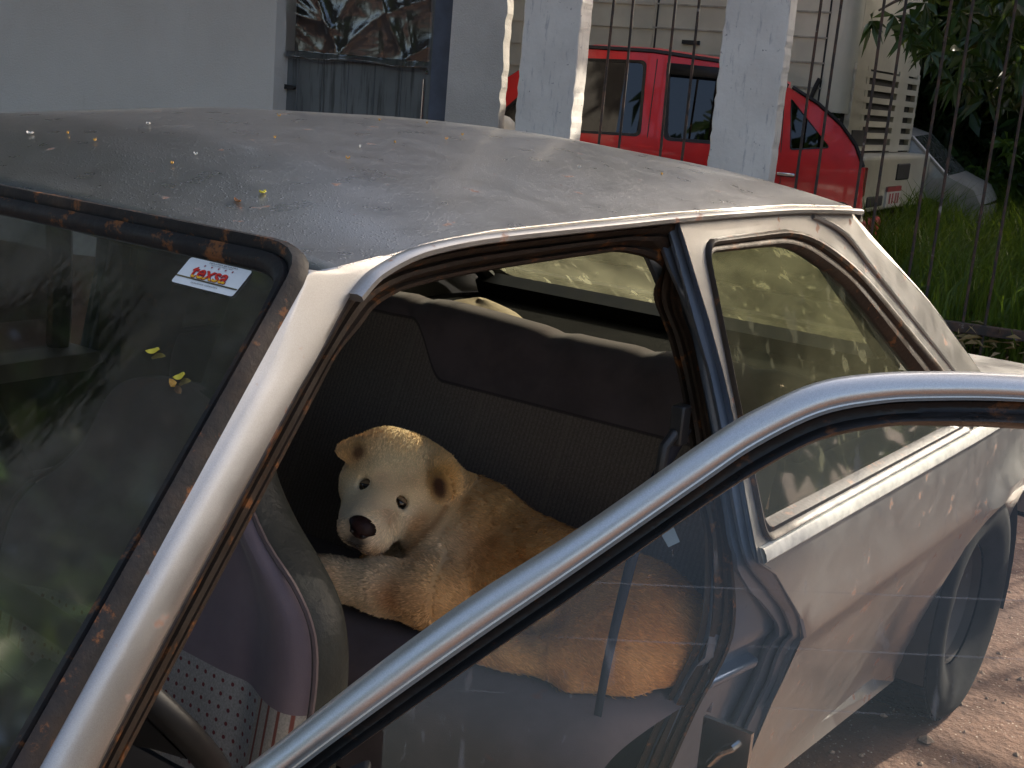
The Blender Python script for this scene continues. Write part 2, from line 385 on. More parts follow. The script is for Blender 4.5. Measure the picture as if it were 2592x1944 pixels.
# A pillars
Ll = [(-1.262,.012,.89),(-1.176,.033,.98),(-1.077,.059,1.068),(-.931,.098,1.195),(-.882,.111,1.239),(-.829,.129,1.303),(-.80,.1315,1.3085),(-.72,.134,1.317)]
Lr = [(-1.21,.004,.885),(-1.129,.028,.964),(-1.03,.056,1.055),(-.882,.095,1.188),(-.828,.109,1.233),(-.767,.125,1.288),(-.73,.129,1.304),(-.69,.132,1.315)]
A_ = smooth_path(Ll, 5); B_ = smooth_path(Lr, 5)
rows = []
_go = sorted([p for p in gl_out if p[0] < .3 and p[1] < 1.324], key=lambda p: p[1])
def _edge(p): return Vector(ws(p.y+.003, min(p.z, 1.318), .002))
rows.append([_edge(p).lerp(p, max(0., min(1., (p.x+.83)/.03))) for p in A_])
for t, h in ((0,.001),(.08,.004),(.35,.006),(.65,.006),(.9,.004),(1,0),(1.02,-.012)):
    rows.append([a.lerp(b, t) + Vector((-.35,-.9,.35)).normalized()*h*max(0., min(1., (1.30-a.z)/.25)) for a, b in zip(A_, B_)])
ma = MB().grid(rows); ma.build('a_pillar', M['silver_paint'], car); mirror(ma).build('a_pillar', M['silver_paint'], car)

# door opening surround (ribbed seals)
OO = [(-1.21,.004,.885),(-1.129,.028,.964),(-1.03,.056,1.055),(-.882,.095,1.188),(-.828,.109,1.233),(-.767,.125,1.288),(-.73,.131,1.303),(-.69,.134,1.312),(-.64,.136,1.318),(-.53,.138,1.325),(-.26,.139,1.330),(-.15,.139,1.331),(-.095,.139,1.331)]
II = [(-1.13,.05,.88),(-1.078,.067,.927),(-.969,.096,1.024),(-.80,.142,1.173),(-.753,.154,1.215),(-.715,.160,1.238),(-.69,.165,1.254),(-.66,.168,1.264),(-.62,.17,1.271),(-.50,.173,1.279),(-.26,.175,1.285),(-.165,.175,1.283),(-.075,.170,1.258)]
tA = ([.25,.545,.592,.681,.735,.78,.827,.868,.948,1.028,1.097,1.173,1.222,1.262,1.33], [.235,.238,.223,.177,.109,.042,-.012,-.020,-.018,-.017,-.026,-.037,-.059,-.084,-.11])
tI = ([.25,.465,.634,.816,.946,1.058,1.119,1.184,1.243,1.30], [.03,.03,.019,.006,.014,.012,.004,-.018,-.048,-.085])
for z in (1.21,1.15,1.08,1.0,.92,.84,.70,.55,.40,.28):
    y = float(np.interp(z, *_sy)); OO.append((float(np.interp(z, *tA))+.012 if z > .8 else float(np.interp(z, *tI))+.02, y+.052, z)); II.append((float(np.interp(z, *tI))-.004, y+.100, z))
A_ = smooth_path(OO, 6); B_ = smooth_path(II, 6)
rows = []
def hd_(p): k = max(0., min(1., (p.x+.20)/.15)); return Vector((-k, -1+k, .25*(1-k))).normalized()
for t, h in ((0,-.004),(.06,.000),(.16,-.010),(.24,-.003),(.36,-.003),(.44,-.012),(.5,-.002),(.62,.002),(.72,-.004),(.78,-.010),(.85,-.001),(.95,.001),(1,-.006)):
    rows.append([a.lerp(b, t) + hd_(a)*h for a, b in zip(A_, B_)])
kk = [max(0., min(1., (p.x+.16)/.08)) for p in B_]; rows.append([b + Vector((.02,.05,0)).lerp(Vector((.06,.010,0)), k) for b, k in zip(B_, kk)]); rows.append([b + Vector((.03,.09,.012)).lerp(Vector((.14,.012,0)), k) for b, k in zip(B_, kk)])
ms = MB().grid(rows); ms.build('door_opening_seal', M['brown_seal'], car); mirror(ms).build('door_opening_seal', M['brown_seal'], car)

# B pillar / door jamb, seen face-on through the opening and the door glass
tC = ([.25,.396,.504,.547,.643,.715,.814,.848,.943,1.049,1.119,1.191,1.254,1.304,1.33], [.27,.281,.264,.263,.226,.165,.05,-.014,-.018,-.021,-.033,-.052,-.074,-.09,-.10])
tB = ([.25,.543,.657,.727,.792,.842,.929,1.04,1.112,1.19,1.269,1.33], [.262,.26,.211,.142,.055,-.012,-.021,-.026,-.036,-.06,-.081,-.10])
tA = ([.25,.545,.592,.681,.735,.78,.827,.868,.948,1.028,1.097,1.173,1.222,1.262,1.33], [.235,.238,.223,.177,.109,.042,-.012,-.020,-.018,-.017,-.026,-.037,-.059,-.084,-.11])
tI = ([.25,.465,.634,.816,.946,1.058,1.119,1.184,1.243,1.30], [.03,.03,.019,.006,.014,.012,.004,-.018,-.048,-.085])
rows = []
for k in range(64):
    z = 1.325 - (1.325-.25)*k/63; y = float(np.interp(z, *_sy))
    c, b, a, i_ = (float(np.interp(z, *t)) for t in (tC, tB, tA, tI))
    fl = .010
    rows.append([(c+.006, y+.000, z), (c-.001, y+.002, z), (c+.001, y+.007, z), (min(c,b)+fl, y+.012, z), (b-.003, y+.018, z), (b-.002, y+.024, z), (b+fl+.002, y+.029, z), (a-.001, y+.034, z), (a+.000, y+.041, z), (max(a,i_)+.016, y+.052, z), (i_+.012, y+.075, z), (i_+.003, y+.082, z), (i_+.010, y+.096, z), (i_+.10, y+.10, z)])
mj = MB().grid(rows); mj.f = [f[::-1] for f in mj.f]
bp = mj.build('b_pillar', M['jamb'], car, sharp=60); mirror(mj).build('b_pillar', M['jamb'], car, sharp=60)
# striker plate and pressed ledge on the jamb
mm = MB(); Ms = Matrix.Translation((.115,.060,.605)) @ Matrix.Rotation(math.radians(-7), 4, 'Z') @ Matrix.Rotation(math.radians(14), 4, 'X')
mm.box((-.070,-.002,-.010),(.070,.03,.008), Ms); o = mm.build('pressed_ledge', M['jamb'], bp); bevel(o, .006)
mm = MB(); mm.tube([(.10,.03,.50),(.075,.03,.50),(.07,.05,.485),(.075,.065,.46),(.1,.065,.46)], .006, 8); mm.box((.085,.005,.43),(.095,.09,.53)); mm.build('striker', M['chrome'], bp)

# rear side panel with window hole and wheel arch
cz = [(c, z) for z, c in zip(*tC)]
c_edge = [(.519,1.322),(.591,1.277),(.872,1.14),(1.145,.969),(1.235,.905)]
arch = [(WHL[0]+.315*math.cos(t), WHL[1]+.262*math.sin(t)) for t in np.linspace(PI*1.10, -PI*.10, 22)]
outer = [(-.10,1.328),(.2,1.330),(.42,1.327)] + c_edge + [(1.40,.880),(1.9,.868),(2.05,.80),(2.08,.5),(2.02,.30)] + [(1.69,.26)] + arch[::-1] + [(1.07,.25),(.27,.25)] + [p for p in cz[1:-1]]
qhole = round_poly([(-.040,1.301),(.305,1.305),(.515,1.232),(.905,1.000),(1.045,.872),(.015,.868)], [.035,.10,.10,.06,.035,.03])
qgl = round_poly([(-.020,1.278),(.278,1.276),(.475,1.205),(.80,.990),(.94,.892),(.040,.890)], [.02,.07,.08,.06,.03,.025])
mq = panel(outer, [qhole], .032, smap); mq.f = [f for f in mq.f]
rear_side = mq.build('rear_side_panel', M['silver_paint'], car, sharp=28); mirror(mq).build('rear_side_panel', M['silver_paint'], car, sharp=28)
for mir_ in (False, True):
    g = panel(qgl, (), .06, lambda x, z: (x, side_y(x, z)+.016, z)); g = mirror(g) if mir_ else g
    go = g.build('quarter_window', M['dusty_glass'], car)
    rows = []
    for t, h in ((-.06,-.004),(.0,.005),(.12,.008),(.3,.006),(.42,-.001),(.55,.001),(.72,.001),(.9,-.008),(1,-.016),(1.04,-.022)):
        rows.append([(lambda x, z: (x, side_y(x, z)-h, z))(a[0]*(1-t)+b[0]*t, a[1]*(1-t)+b[1]*t) for a, b in zip(qhole, qgl)])
    g = MB().grid(rows, closed=True); g.f = [f[::-1] for f in g.f]; g = mirror(g) if mir_ else g
    g.build('quarter_window_seal', M['brown_seal'], go)
# moulding under the window, its ivory standing in for the lit body shoulder
mp_ = [(x, side_y(x, .856)-.002, .856) for x in np.linspace(-.004, 1.9, 40)]
g = sweep(mp_, [(0,-.013),(.006,-.010),(.008,0),(.006,.010),(0,.013)], (0,-1,.45)); simple('lit_shoulder_ivory', (.62,.60,.53), .35, .2, var=.2, scale=40); simple('pale_moulding', (.6,.58,.52), .3, .5)
g.build('belt_moulding', M['lit_shoulder_ivory'], car); mirror(g).build('belt_moulding', M['lit_shoulder_ivory'], car)
# crease bead down the C pillar
cp = [(.355,side_y(.3,1.325)-.003,1.320),(.47,side_y(.47,1.285)-.003,1.290),(.60,side_y(.6,1.22)-.003,1.215),(.98,side_y(.98,1.0)-.003,.985),(1.12,side_y(1.12,.9)-.003,.885)]
g = MB().tube(smooth_path(cp, 6), .0045, 6); g.build('pillar_crease', M['silver_paint'], car); mirror(g).build('pillar_crease', M['silver_paint'], car)

# C pillar wrap, rear window, trunk, tail
ce = [(.519,1.322),(.591,1.277),(.872,1.14),(1.145,.969),(1.235,.905)]
ce = [(x, side_y(x, z), z) for x, z in ce]
inr = [(.60,.235,1.318),(.655,.230,1.285),(.93,.215,1.125),(1.15,.205,.985),(1.24,.20,.93)]
A_ = smooth_path(ce, 6); B_ = smooth_path(inr, 6); rows = []
for t, h in ((0,0),(.06,.006),(.2,.016),(.4,.022),(.7,.018),(1,.0)):
    rows.append([a.lerp(b, t) + Vector((.6,-.35,.6)).normalized()*h for a, b in zip(A_, B_)])
g = MB().grid(rows); g.f = [f[::-1] for f in g.f]; g.build('c_pillar', M['silver_paint'], car); mirror(g).build('c_pillar', M['silver_paint'], car)
def rw(y, z, h=0.): return (.600 + (1.318-z)*1.66 + .516*h, y, z + .857*h)
r_in = round_poly([(.275,1.285),(.250,.985),(1.320,.985),(1.295,1.285)], .05); r_out = round_poly([(.235,1.318),(.205,.945),(1.365,.945),(1.335,1.318)], .07)
g = panel(r_in, (), .08, lambda y, z: rw(y, z, -.004)); rwo = g.build('rear_window', M['rear_glass'], car)
rows = [[rw(a[0]*(1-t)+b[0]*t, a[1]*(1-t)+b[1]*t, h) for a, b in zip(r_out, r_in)] for t, h in ((0,.0),(.1,.012),(.5,.016),(.9,.010),(1,-.004),(.9,-.02),(.3,-.02))]
MB().grid(rows, closed=True).build('rear_window_seal', M['black_rubber'], rwo)
g = MB().grid([[(1.225+.02*0, y, .93-.02*((y-.785)/.6)**2) for y in np.linspace(.03,1.54,15)], [(1.5, y, .915-.02*((y-.785)/.6)**2) for y in np.linspace(.02,1.55,15)], [(1.9, y, .885-.02*((y-.785)/.6)**2) for y in np.linspace(.04,1.53,15)], [(2.04, y, .85) for y in np.linspace(.06,1.51,15)], [(2.08, y, .80) for y in np.linspace(.07,1.50,15)], [(2.09, y, .42) for y in np.linspace(.07,1.50,15)]])
g.f = [f[::-1] for f in g.f]; g.build('trunk_lid', M['silver_paint'], car)
g = sweep(smooth_path([(1.72,-.005,.44),(2.0,-.02,.44),(2.12,.05,.44),(2.17,.3,.44),(2.18,.785,.44),(2.17,1.27,.44),(2.12,1.52,.44),(2.0,1.59,.44),(1.72,1.575,.44)], 5), [(0,-.05),(.025,-.045),(.035,0),(.025,.045),(0,.05)], lambda p: (p.x-1.2, (p.y-.785)*1.5, 0))
g.build('rear_bumper', M['chrome'], car)

# wheels
def wheel(x, y, sgn):
    prof = [(.150,-.06),(.19,-.085),(.235,-.095),(.262,-.090),(.277,-.075),(.280,-.04),(.280,.04),(.277,.075),(.262,.090),(.235,.095),(.19,.085),(.150,.06)]
    rows = []
    n = 40
    for k in range(n):
        a = 2*PI*k/n; rows.append([(x+r*math.cos(a), y+d, WHL[1]+r*math.sin(a)) for r, d in prof])
    m_ = MB().grid(rows, cyc=True)
    for k in range(60):                      # tread blocks
        a = 2*PI*k/60
        for d in (-.058,-.02,.02,.058):
            Mx = Matrix.Translation((x, y, WHL[1])) @ Matrix.Rotation(-a, 4, 'Y') @ Matrix.Translation((.279,0,0))
            m_.box((-.004, d-.014, -.010), (.006, d+.014, .010), Mx)
    w_ = m_.build('wheel', M['tyre'], car)
    rp = [(0,.02),(.05,.03),(.06,.015),(.12,.01),(.15,.035),(.158,.05),(.150,.055),(.145,.0),(.14,-.06)]
    rows = [[(x+r*math.cos(2*PI*k/32), y+sgn*d, WHL[1]+r*math.sin(2*PI*k/32)) for r, d in rp] for k in range(32)]
    MB().grid(rows, cyc=True).build('rim', M['dirty_rim'], w_)
simple('dirty_rim', (.05,.04,.033), .7, .3); simple('tyre', (.013,.0125,.012), .85, spec=.12, var=.35, scale=18)
for x in (WHL[0], -1.72):
    wheel(x, .105, -1); wheel(x, 1.465, 1)
for sg in (0, 1):
    g = MB().grid([[(WHL[0]+.33*math.cos(t), y, WHL[1]+.33*math.sin(t)) for t in np.linspace(-.3, PI+.3, 20)] for y in ((.02,.285) if sg == 0 else (1.285,1.55))])
    yq = .28 if sg == 0 else 1.29
    g.add([(WHL[0]+.33*math.cos(t), yq, WHL[1]+.33*math.sin(t)) for t in np.linspace(-.3, PI+.3, 20)], [tuple(range(20))]); g.build('wheel_house', M['dark_trim'], car)

# front of the car: cowl, hood, wings, nose, bumper
hr = []
for x, z, yy in ((-1.235,.885,.03),(-1.5,.872,.02),(-1.9,.845,.02),(-2.3,.80,.03),(-2.42,.77,.04),(-2.45,.70,.05)):
    hr.append([(x, y, z + .02 - .035*((y-.785)/.75)**2) for y in np.linspace(yy, 1.57-yy, 15)])
MB().grid(hr).build('hood', M['silver_paint'], car)
FW = (-1.72, .36); arch2 = [(FW[0]+.32*math.cos(t), FW[1]+.32*math.sin(t)) for t in np.linspace(-PI*.1, PI*1.1, 20)]
fo = [(-1.262,.875),(-1.9,.835),(-2.42,.765),(-2.46,.60),(-2.44,.35),(-2.05,.26)] + arch2[::-1] + [(-1.41,.25),(-1.262,.25)]
g = panel(fo, (), .06, lambda x, z: (x, float(np.interp(z, *_sy)) + .03*max(0, (-x-2.0))**2, z)); g.f = [f[::-1] for f in g.f]
g.build('front_wing', M['silver_paint'], car); mirror(g).build('front_wing', M['silver_paint'], car)
g = MB().box((-2.47,.06,.35),(-2.42,1.51,.71)); o = g.build('nose_panel', M['black_plastic'], car); bevel(o, .01)
g = MB().box((-2.56,.02,.38),(-2.47,1.55,.48)); o = g.build('front_bumper', M['chrome'], car); bevel(o, .02, 3)
g = MB().box((-1.26,.08,.30),(-1.24,1.49,.87)).build('firewall', M['dark_trim'], car)

# floor, sills, dashboard, shelf, inside trim
g = MB().box((-1.24,.15,.20),(2.0,1.42,.25)); g.box((-1.24,.13,.25),(.27,.19,.33)); g.box((-1.24,1.38,.25),(.27,1.44,.33)); g.box((-1.2,.70,.25),(.1,.87,.36)); g.build('floor_pan', M['carpet'], car)
g = MB().grid([[(x, y, z) for y in np.linspace(.10,1.47,9)] for x, z in ((-1.24,.30),(-1.22,.86),(-1.10,.885),(-.99,.875),(-.965,.84),(-.98,.74),(-1.06,.62),(-1.1,.58))]); g.f = [f[::-1] for f in g.f]; g.build('dashboard', M['black_plastic'], car)
MB().box((.36,.10,.90),(1.20,1.47,.93)).build('parcel_shelf', M['carpet'], car)
MB().box((.30,1.39,.28),(1.2,1.41,1.00)).build('rear_quarter_trim', M['dark_trim'], car); MB().box((.47,.17,.28),(1.2,.19,.87)).build('rear_quarter_trim', M['dark_trim'], car)
g = MB().box((-1.22,1.475,.27),(.02,1.50,.86)); o = g.build('right_door_card', M['grey_vinyl'], car); bevel(o, .006)
MB().box((-.02,1.43,.5),(.08,1.50,1.29)).build('pillar_trim', M['dark_trim'], car)
# rear window shelf lip (dark reveal under the glass, seen through the opening)
g = sweep([(1.10,y,.965) for y in np.linspace(.22,1.35,12)], [(-.03,-.03),(-.03,.025),(.0,.03),(.018,.02),(.022,-.03)], (-.5,0,.9)); g.build('rear_window_reveal', M['black_plastic'], rwo)
for yy in (.235, 1.335):
    sgn = 1 if yy < .7 else -1
    MB().tube([rw(yy+sgn*.02, 1.30, -.03), rw(yy, 1.12, -.03), rw(yy, .97, -.03)], .022, 8).build('rear_window_reveal', M['black_plastic'], rwo)

# rear seat
SEAMS = (.20,.40,.60,.93,1.13,1.33)
def seam(y): return min(1., min(abs(y-s) for s in SEAMS)/.035)
pr = smooth_path([(.115,.52,0),(.125,.60,0),(.165,.70,0),(.205,.80,0),(.245,.90,0),(.272,.97,0),(.292,1.022,0),(.325,1.047,0),(.372,1.044,0),(.40,1.01,0),(.405,.90,0)], 4)
ys = np.linspace(.105, 1.465, 69); rows = []
for k, p in enumerate(pr):
    up = max(0., min(1., (p.y-.93)/.06)); r = []
    for y in ys:
        puff = (1-seam(y)**.7)*.010*up
        e = max(0, 1-(y-.105)/.05)**2 + max(0, 1-(1.465-y)/.05)**2
        r.append((p.x + puff*.6 + .03*e, y, p.y - puff - .012*e + .006*math.sin(y*9)*up))
    rows.append(r)
g = MB().grid(rows)
rs = O('rear_seat', g.v, [f[::-1] for f in g.f], M['rear_insert'], car, sharp=80)
cu = smooth_path([(.20,.565,0),(.05,.578,0),(-.08,.582,0),(-.17,.576,0),(-.215,.555,0),(-.232,.52,0),(-.225,.46,0),(-.215,.36,0)], 4)
rows = []
for p in cu:
    rows.append([(p.x, y, p.y - .012*(1-min(1, min(abs(y-s) for s in (.45,.785,1.12))/.03)) - .02*max(0, 1-(y-.105)/.06)**2) for y in np.linspace(.105,1.465,45)])
g = MB().grid(rows); O('cushion', g.v, g.f, M['dark_velvet'], rs, sharp=80)

# front seats
def front_seat(yc):
    Z = [.40,.50,.60,.70,.78,.84,.88,.915,.950,1.0,1.05,1.085,1.100]
    Wd = [.27,.285,.295,.305,.31,.302,.285,.250,.195,.148,.128,.10,.04]
    X0 = [-.80,-.775,-.752,-.732,-.718,-.706,-.70,-.695,-.688,-.680,-.672,-.664,-.655]   # front face
    Th = [.16,.155,.15,.14,.125,.115,.11,.105,.10,.092,.085,.07,.035]
    rows = []
    for z, w_, x, th in zip(Z, Wd, X0, Th):
        r = []
        for k, (u, d) in enumerate(((-.0,.030),(-.30,.028),(-.52,.022),(-.62,.030),(-.72,.012),(-.88,-.006),(-.985,.012),(-1,.35*th+.01),(-.97,.72*th),(-.80,th),(-.4,th+.008),(0,th+.01),(.4,th+.008),(.80,th),(.97,.72*th),(1,.35*th+.01),(.985,.012),(.88,-.006),(.72,.012),(.62,.030),(.52,.022),(.30,.028))):
            if d < .05 and z > 1.0: d *= .4
            r.append((x+d, yc+u*w_, z))
        rows.append(r)
    g = MB().grid(rows, closed=True); n = len(rows[0]); g.f.append(tuple(range((len(rows)-1)*n, len(rows)*n))); g.f = [f[::-1] for f in g.f]
    o = O('front_seat', g.v, g.f, M['purple_velvet'], car, sharp=75); o.data.materials.append(M['grey_vinyl']); o.data.materials.append(M['dotted_fabric']); o.data.materials.append(M['striped_fabric'])
    for p in o.data.polygons:
        j = (p.index % n) if p.index < (len(rows)-1)*n else 0
        side = 6 <= j < 16
        if side: p.material_index = 1
        elif p.center.z < .77:
            p.material_index = 2 if (j < 4 or j >= 18) else 3
    subsurf(o, 2)
    cz_ = smooth_path([(-.70,.46,0),(-.85,.475,0),(-1.05,.49,0),(-1.14,.475,0),(-1.16,.43,0),(-1.14,.36,0)], 4)
    rr = [[(p.x, yc+u*.26, p.y + .03*abs(u)**3 - .05*max(0,abs(u)-.9)*10*.6) for u in np.linspace(-1,1,17)] for p in cz_]
    q = MB().grid(rr); O('cushion', q.v, q.f, M['dotted_fabric'], o, sharp=80)
    rr = [[(p.x, yc+s_*.26, z) for z in (p.y-.02, .30)] for s_ in (-1,) for p in cz_]
    q = MB().box((-1.13,yc-.255,.27),(-.72,yc+.255,.42)); O('seat_base', q.v, q.f, M['grey_vinyl'], o)
    # piping along the side seam
    for s_ in (-1, 1):
        pth = [(x+.012, yc+s_*w_*.992, z) for x, w_, z in zip(X0[:-2], Wd[:-2], Z[:-2])]
        MB().tube(smooth_path(pth, 3), .0035, 6).build('piping', M['dark_velvet'], o)
    return o
front_seat(.515); front_seat(1.12)

# steering wheel
Wc = Vector((-.862,.405,.80)); ax = Vector((.80,0,.60)); e1 = Vector((0,1,0)); e2 = ax.cross(e1)
ring = [Wc + e1*math.cos(t)*.19 + e2*math.sin(t)*.19 for t in np.linspace(0, 2*PI, 57)[:-1]]
g = sweep(ring, [(math.cos(a)*.0155, math.sin(a)*.0155) for a in np.linspace(0, 2*PI, 11)[:-1]], lambda p: (p-Wc), closed=True)
stw = g.build('steering_wheel', M['black_plastic'], car)
g = MB()
for a in (PI*.06, PI*.94, PI*1.5):
    d = e1*math.cos(a) + e2*math.sin(a); sd_ = ax.cross(d)
    rows = [[Wc + d*r + sd_*(hw*s_) + ax*(-.03 + .022*r/.18 + t) for s_, t in ((-1,-.008),(-.8,.008),(.8,.008),(1,-.008))] for r, hw in ((.02,.05),(.07,.038),(.13,.030),(.182,.035))]
    g.grid(rows, closed=True)
g.build('spoke', M['black_plastic'], stw)
g = MB().tube([Wc-ax*.30, Wc-ax*.05, Wc-ax*.03, Wc-ax*.005, Wc+ax*.0], [.035,.04,.062,.058,.02], 16); g.build('column', M['black_plastic'], stw)

# seat belt hanging at the left pillar
bl = smooth_path([(-.030,.125,1.02),(-.045,.138,.98),(-.065,.15,.93),(-.09,.16,.80),(-.115,.165,.66),(-.13,.165,.52),(-.135,.16,.35)], 6)
rows = []
for i, p in enumerate(bl):
    a = .35 + 1.15*i/(len(bl)-1); d = Vector((math.cos(a)*.6, math.sin(a)*-.7, 0)).normalized()
    hw = .012-.008*i/(len(bl)-1); rows.append([p - d*hw, p - d*.0, p + d*hw])
g = MB().grid(rows); simple('navy_webbing', (.004,.006,.014), .75, bumpd=.001, bscale=400); bo = g.build('seat_belt', M['navy_webbing'], car); solid(bo, .0018, 0)
Mt = Matrix.Translation((-.072,.135,.905)) @ Matrix.Rotation(math.radians(-38), 4, 'X') @ Matrix.Rotation(math.radians(35), 4, 'Z')
g = MB().prism([Mt @ Vector(p) for p in [Vector(q_)*1.15 for q_ in ((-.001,-.026,.012),(-.001,.026,.012),(-.001,.024,-.006),(-.001,.010,-.016),(-.001,.008,-.050),(-.001,-.008,-.050),(-.001,-.010,-.016),(-.001,-.024,-.006))]], Mt.to_3x3() @ Vector((.003,0,0)))
simple('dull_steel', (.30,.30,.30), .3, 1.0); o = g.build('latch_plate', M['dull_steel'], bo)
# latch hardware on the inner pillar
g = MB(); g.box((-.055,.118,1.0),(-.03,.14,1.06)); g.tube([(-.05,.13,1.02),(-.07,.135,1.0),(-.075,.135,.96),(-.06,.13,.93)], .009, 8); o = g.build('belt_anchor', M['dark_trim'], car); bevel(o, .004)

# ---- doors
dO = [(.012,.885),(.090,.945),(.173,1.014),(.253,1.084),(.319,1.138),(.393,1.191),(.485,1.263),(.520,1.286),(.555,1.304),(.590,1.313),(.638,1.319),(.707,1.3225),(.85,1.3235),(1.02,1.320),(1.09,1.308),(1.125,1.27),(1.15,1.15),(1.185,1.0),(1.205,.885)]
dS = [(.090,.885),(.140,.955),(.203,1.012),(.257,1.057),(.321,1.108),(.395,1.165),(.477,1.229),(.515,1.258),(.559,1.283),(.600,1.2945),(.640,1.300),(.708,1.3045),(.85,1.306),(1.005,1.302),(1.06,1.292),(1.09,1.26),(1.115,1.15),(1.15,1.0),(1.17,.885)]
dG = [(.140,.885),(.185,.972),(.240,1.020),(.285,1.056),(.335,1.095),(.402,1.146),(.483,1.209),(.520,1.235),(.563,1.2605),(.613,1.2745),(.655,1.2785),(.715,1.281),(.85,1.283),(.985,1.279),(1.035,1.268),(1.06,1.235),(1.085,1.14),(1.12,1.0),(1.14,.885)]
def sm2(p): return [(q.x, q.y) for q in smooth_path([(a, b, 0) for a, b in p], 5)]
dO, dS, dG = sm2(dO), sm2(dS), sm2(dG)
def yb(z): return float(np.interp(z, *_sy))
def dl(a, b, t): return [(p[0]*(1-t)+q[0]*t, p[1]*(1-t)+q[1]*t) for p, q in zip(a, b)]
def drow(l, h): return [(p[0], yb(p[1])-h, p[1]) for p in l]
fr_rows = [drow(dl(dO,dS,.75), -.035), drow(dl(dO,dS,.25), -.012), drow(dO, -.003), drow(dl(dO,dS,.06), .003), drow(dl(dO,dS,.20), .0065), drow(dl(dO,dS,.42), .0085), drow(dl(dO,dS,.62), .0080), drow(dl(dO,dS,.80), .0055), drow(dl(dO,dS,.86), .0020), drow(dl(dO,dS,.92), .0020), drow(dl(dO,dS,.97), .006), drow(dS, .003), drow(dS, -.02)]
se_rows = [drow(dl(dS,dG,-.02), -.001), drow(dl(dS,dG,.08), .001), drow(dl(dS,dG,.25), -.001), drow(dl(dS,dG,.42), -.001), drow(dl(dS,dG,.50), .006), drow(dl(dS,dG,.58), .008), drow(dl(dS,dG,.68), .004), drow(dl(dS,dG,.86), -.006), drow(dG, -.017), drow(dG, -.03)]
inn_rows = [drow(dl(dO,dS,.75), -.034), drow(dl(dO,dG,.5), -.040), drow(dl(dO,dG,.8), -.040), drow(dG, -.026)]
cl = [(c - HX - .006, z) for z, c in zip(*tC) if z < .86]
skin = [(.004,.25),(cl[0][0],.25)] + cl[1:] + [(1.205,.884),(.004,.884)]
def door_parts(tr, flip):
    def T(m_):
        q = MB(); q.v = [tr(p) for p in m_.v]; q.f = [f[::-1] for f in m_.f] if flip else list(m_.f); return q
    P_ = {}
    s_ = panel(skin, (), .05, lambda x, z: (x, yb(z), z)); n0 = len(s_.v)
    inn = panel(skin, (), .08, lambda x, z: (x, yb(z)+.10, z)); s_.add(inn.v, [f[::-1] for f in inn.f])
    k = len(skin); rim = []
    for i in range(k):
        j = (i+1) % k; a, b = skin[i], skin[j]
        s_.add([(a[0],yb(a[1]),a[1]),(b[0],yb(b[1]),b[1]),(b[0],yb(b[1])+.10,b[1]),(a[0],yb(a[1])+.10,a[1])], [(0,3,2,1)])
    P_['skin'] = T(s_); g = MB().grid(fr_rows); g.f = [f[::-1] for f in g.f]; P_['frame'] = T(g)
    g = MB().grid(se_rows); g.f = [f[::-1] for f in g.f]; P_['seal'] = T(g)
    P_['inner'] = T(MB().grid(inn_rows)); gp = dG + [(1.14,.86),(.14,.86)]
    P_['glass'] = T(panel(gp, (), .08, lambda x, z: (x, yb(z)+.019, z)))
    hd = MB(); hd.box((1.0,-.035,.775),(1.15,-.022,.80)); hd.box((1.0,-.03,.778),(1.015,.0,.797)); hd.box((1.135,-.03,.778),(1.15,.0,.797)); P_['handle'] = T(hd)
    mr = MB().prism([(.165,-.002,.89),(.215,-.002,1.018),(.262,-.002,1.045),(.268,-.002,.89)], (0,.022,0)); P_['sail'] = T(mr)
    return P_
def make_door(tr, flip, loc=None, rz=0., label=None):
    P_ = door_parts(tr, flip)
    d_ = P_['skin'].build('door', M['clean_bright_door_paint'], car, sharp=30)
    if loc is not None:
        d_.matrix_parent_inverse = Matrix.Translation(car.location).inverted(); d_.location = loc; d_.rotation_euler = (0,0,rz)
    if label: d_['label'] = label
    P_['frame'].build('window_frame', M['clean_bright_door_paint'], d_, sharp=50); P_['seal'].build('window_seal', M['door_rubber'], d_, sharp=60)
    P_['inner'].build('frame_lining', M['dark_trim'], d_); P_['glass'].build('window_glass', M['door_glass'], d_)
    o = P_['handle'].build('door_handle', M['chrome'], d_); bevel(o, .004); o = P_['sail'].build('mirror_base', M['black_plastic'], d_); bevel(o, .005)
    return d_
rubber('door_rubber', .30, .30, (.010,.010,.010))
make_door(lambda p: p, False, (HX, 0, 0), -math.radians(54), 'driver door swung wide open, silver frame with black rubber and scratched glass')
make_door(lambda p: (HX+p[0], 1.57-p[1], p[2]), True)
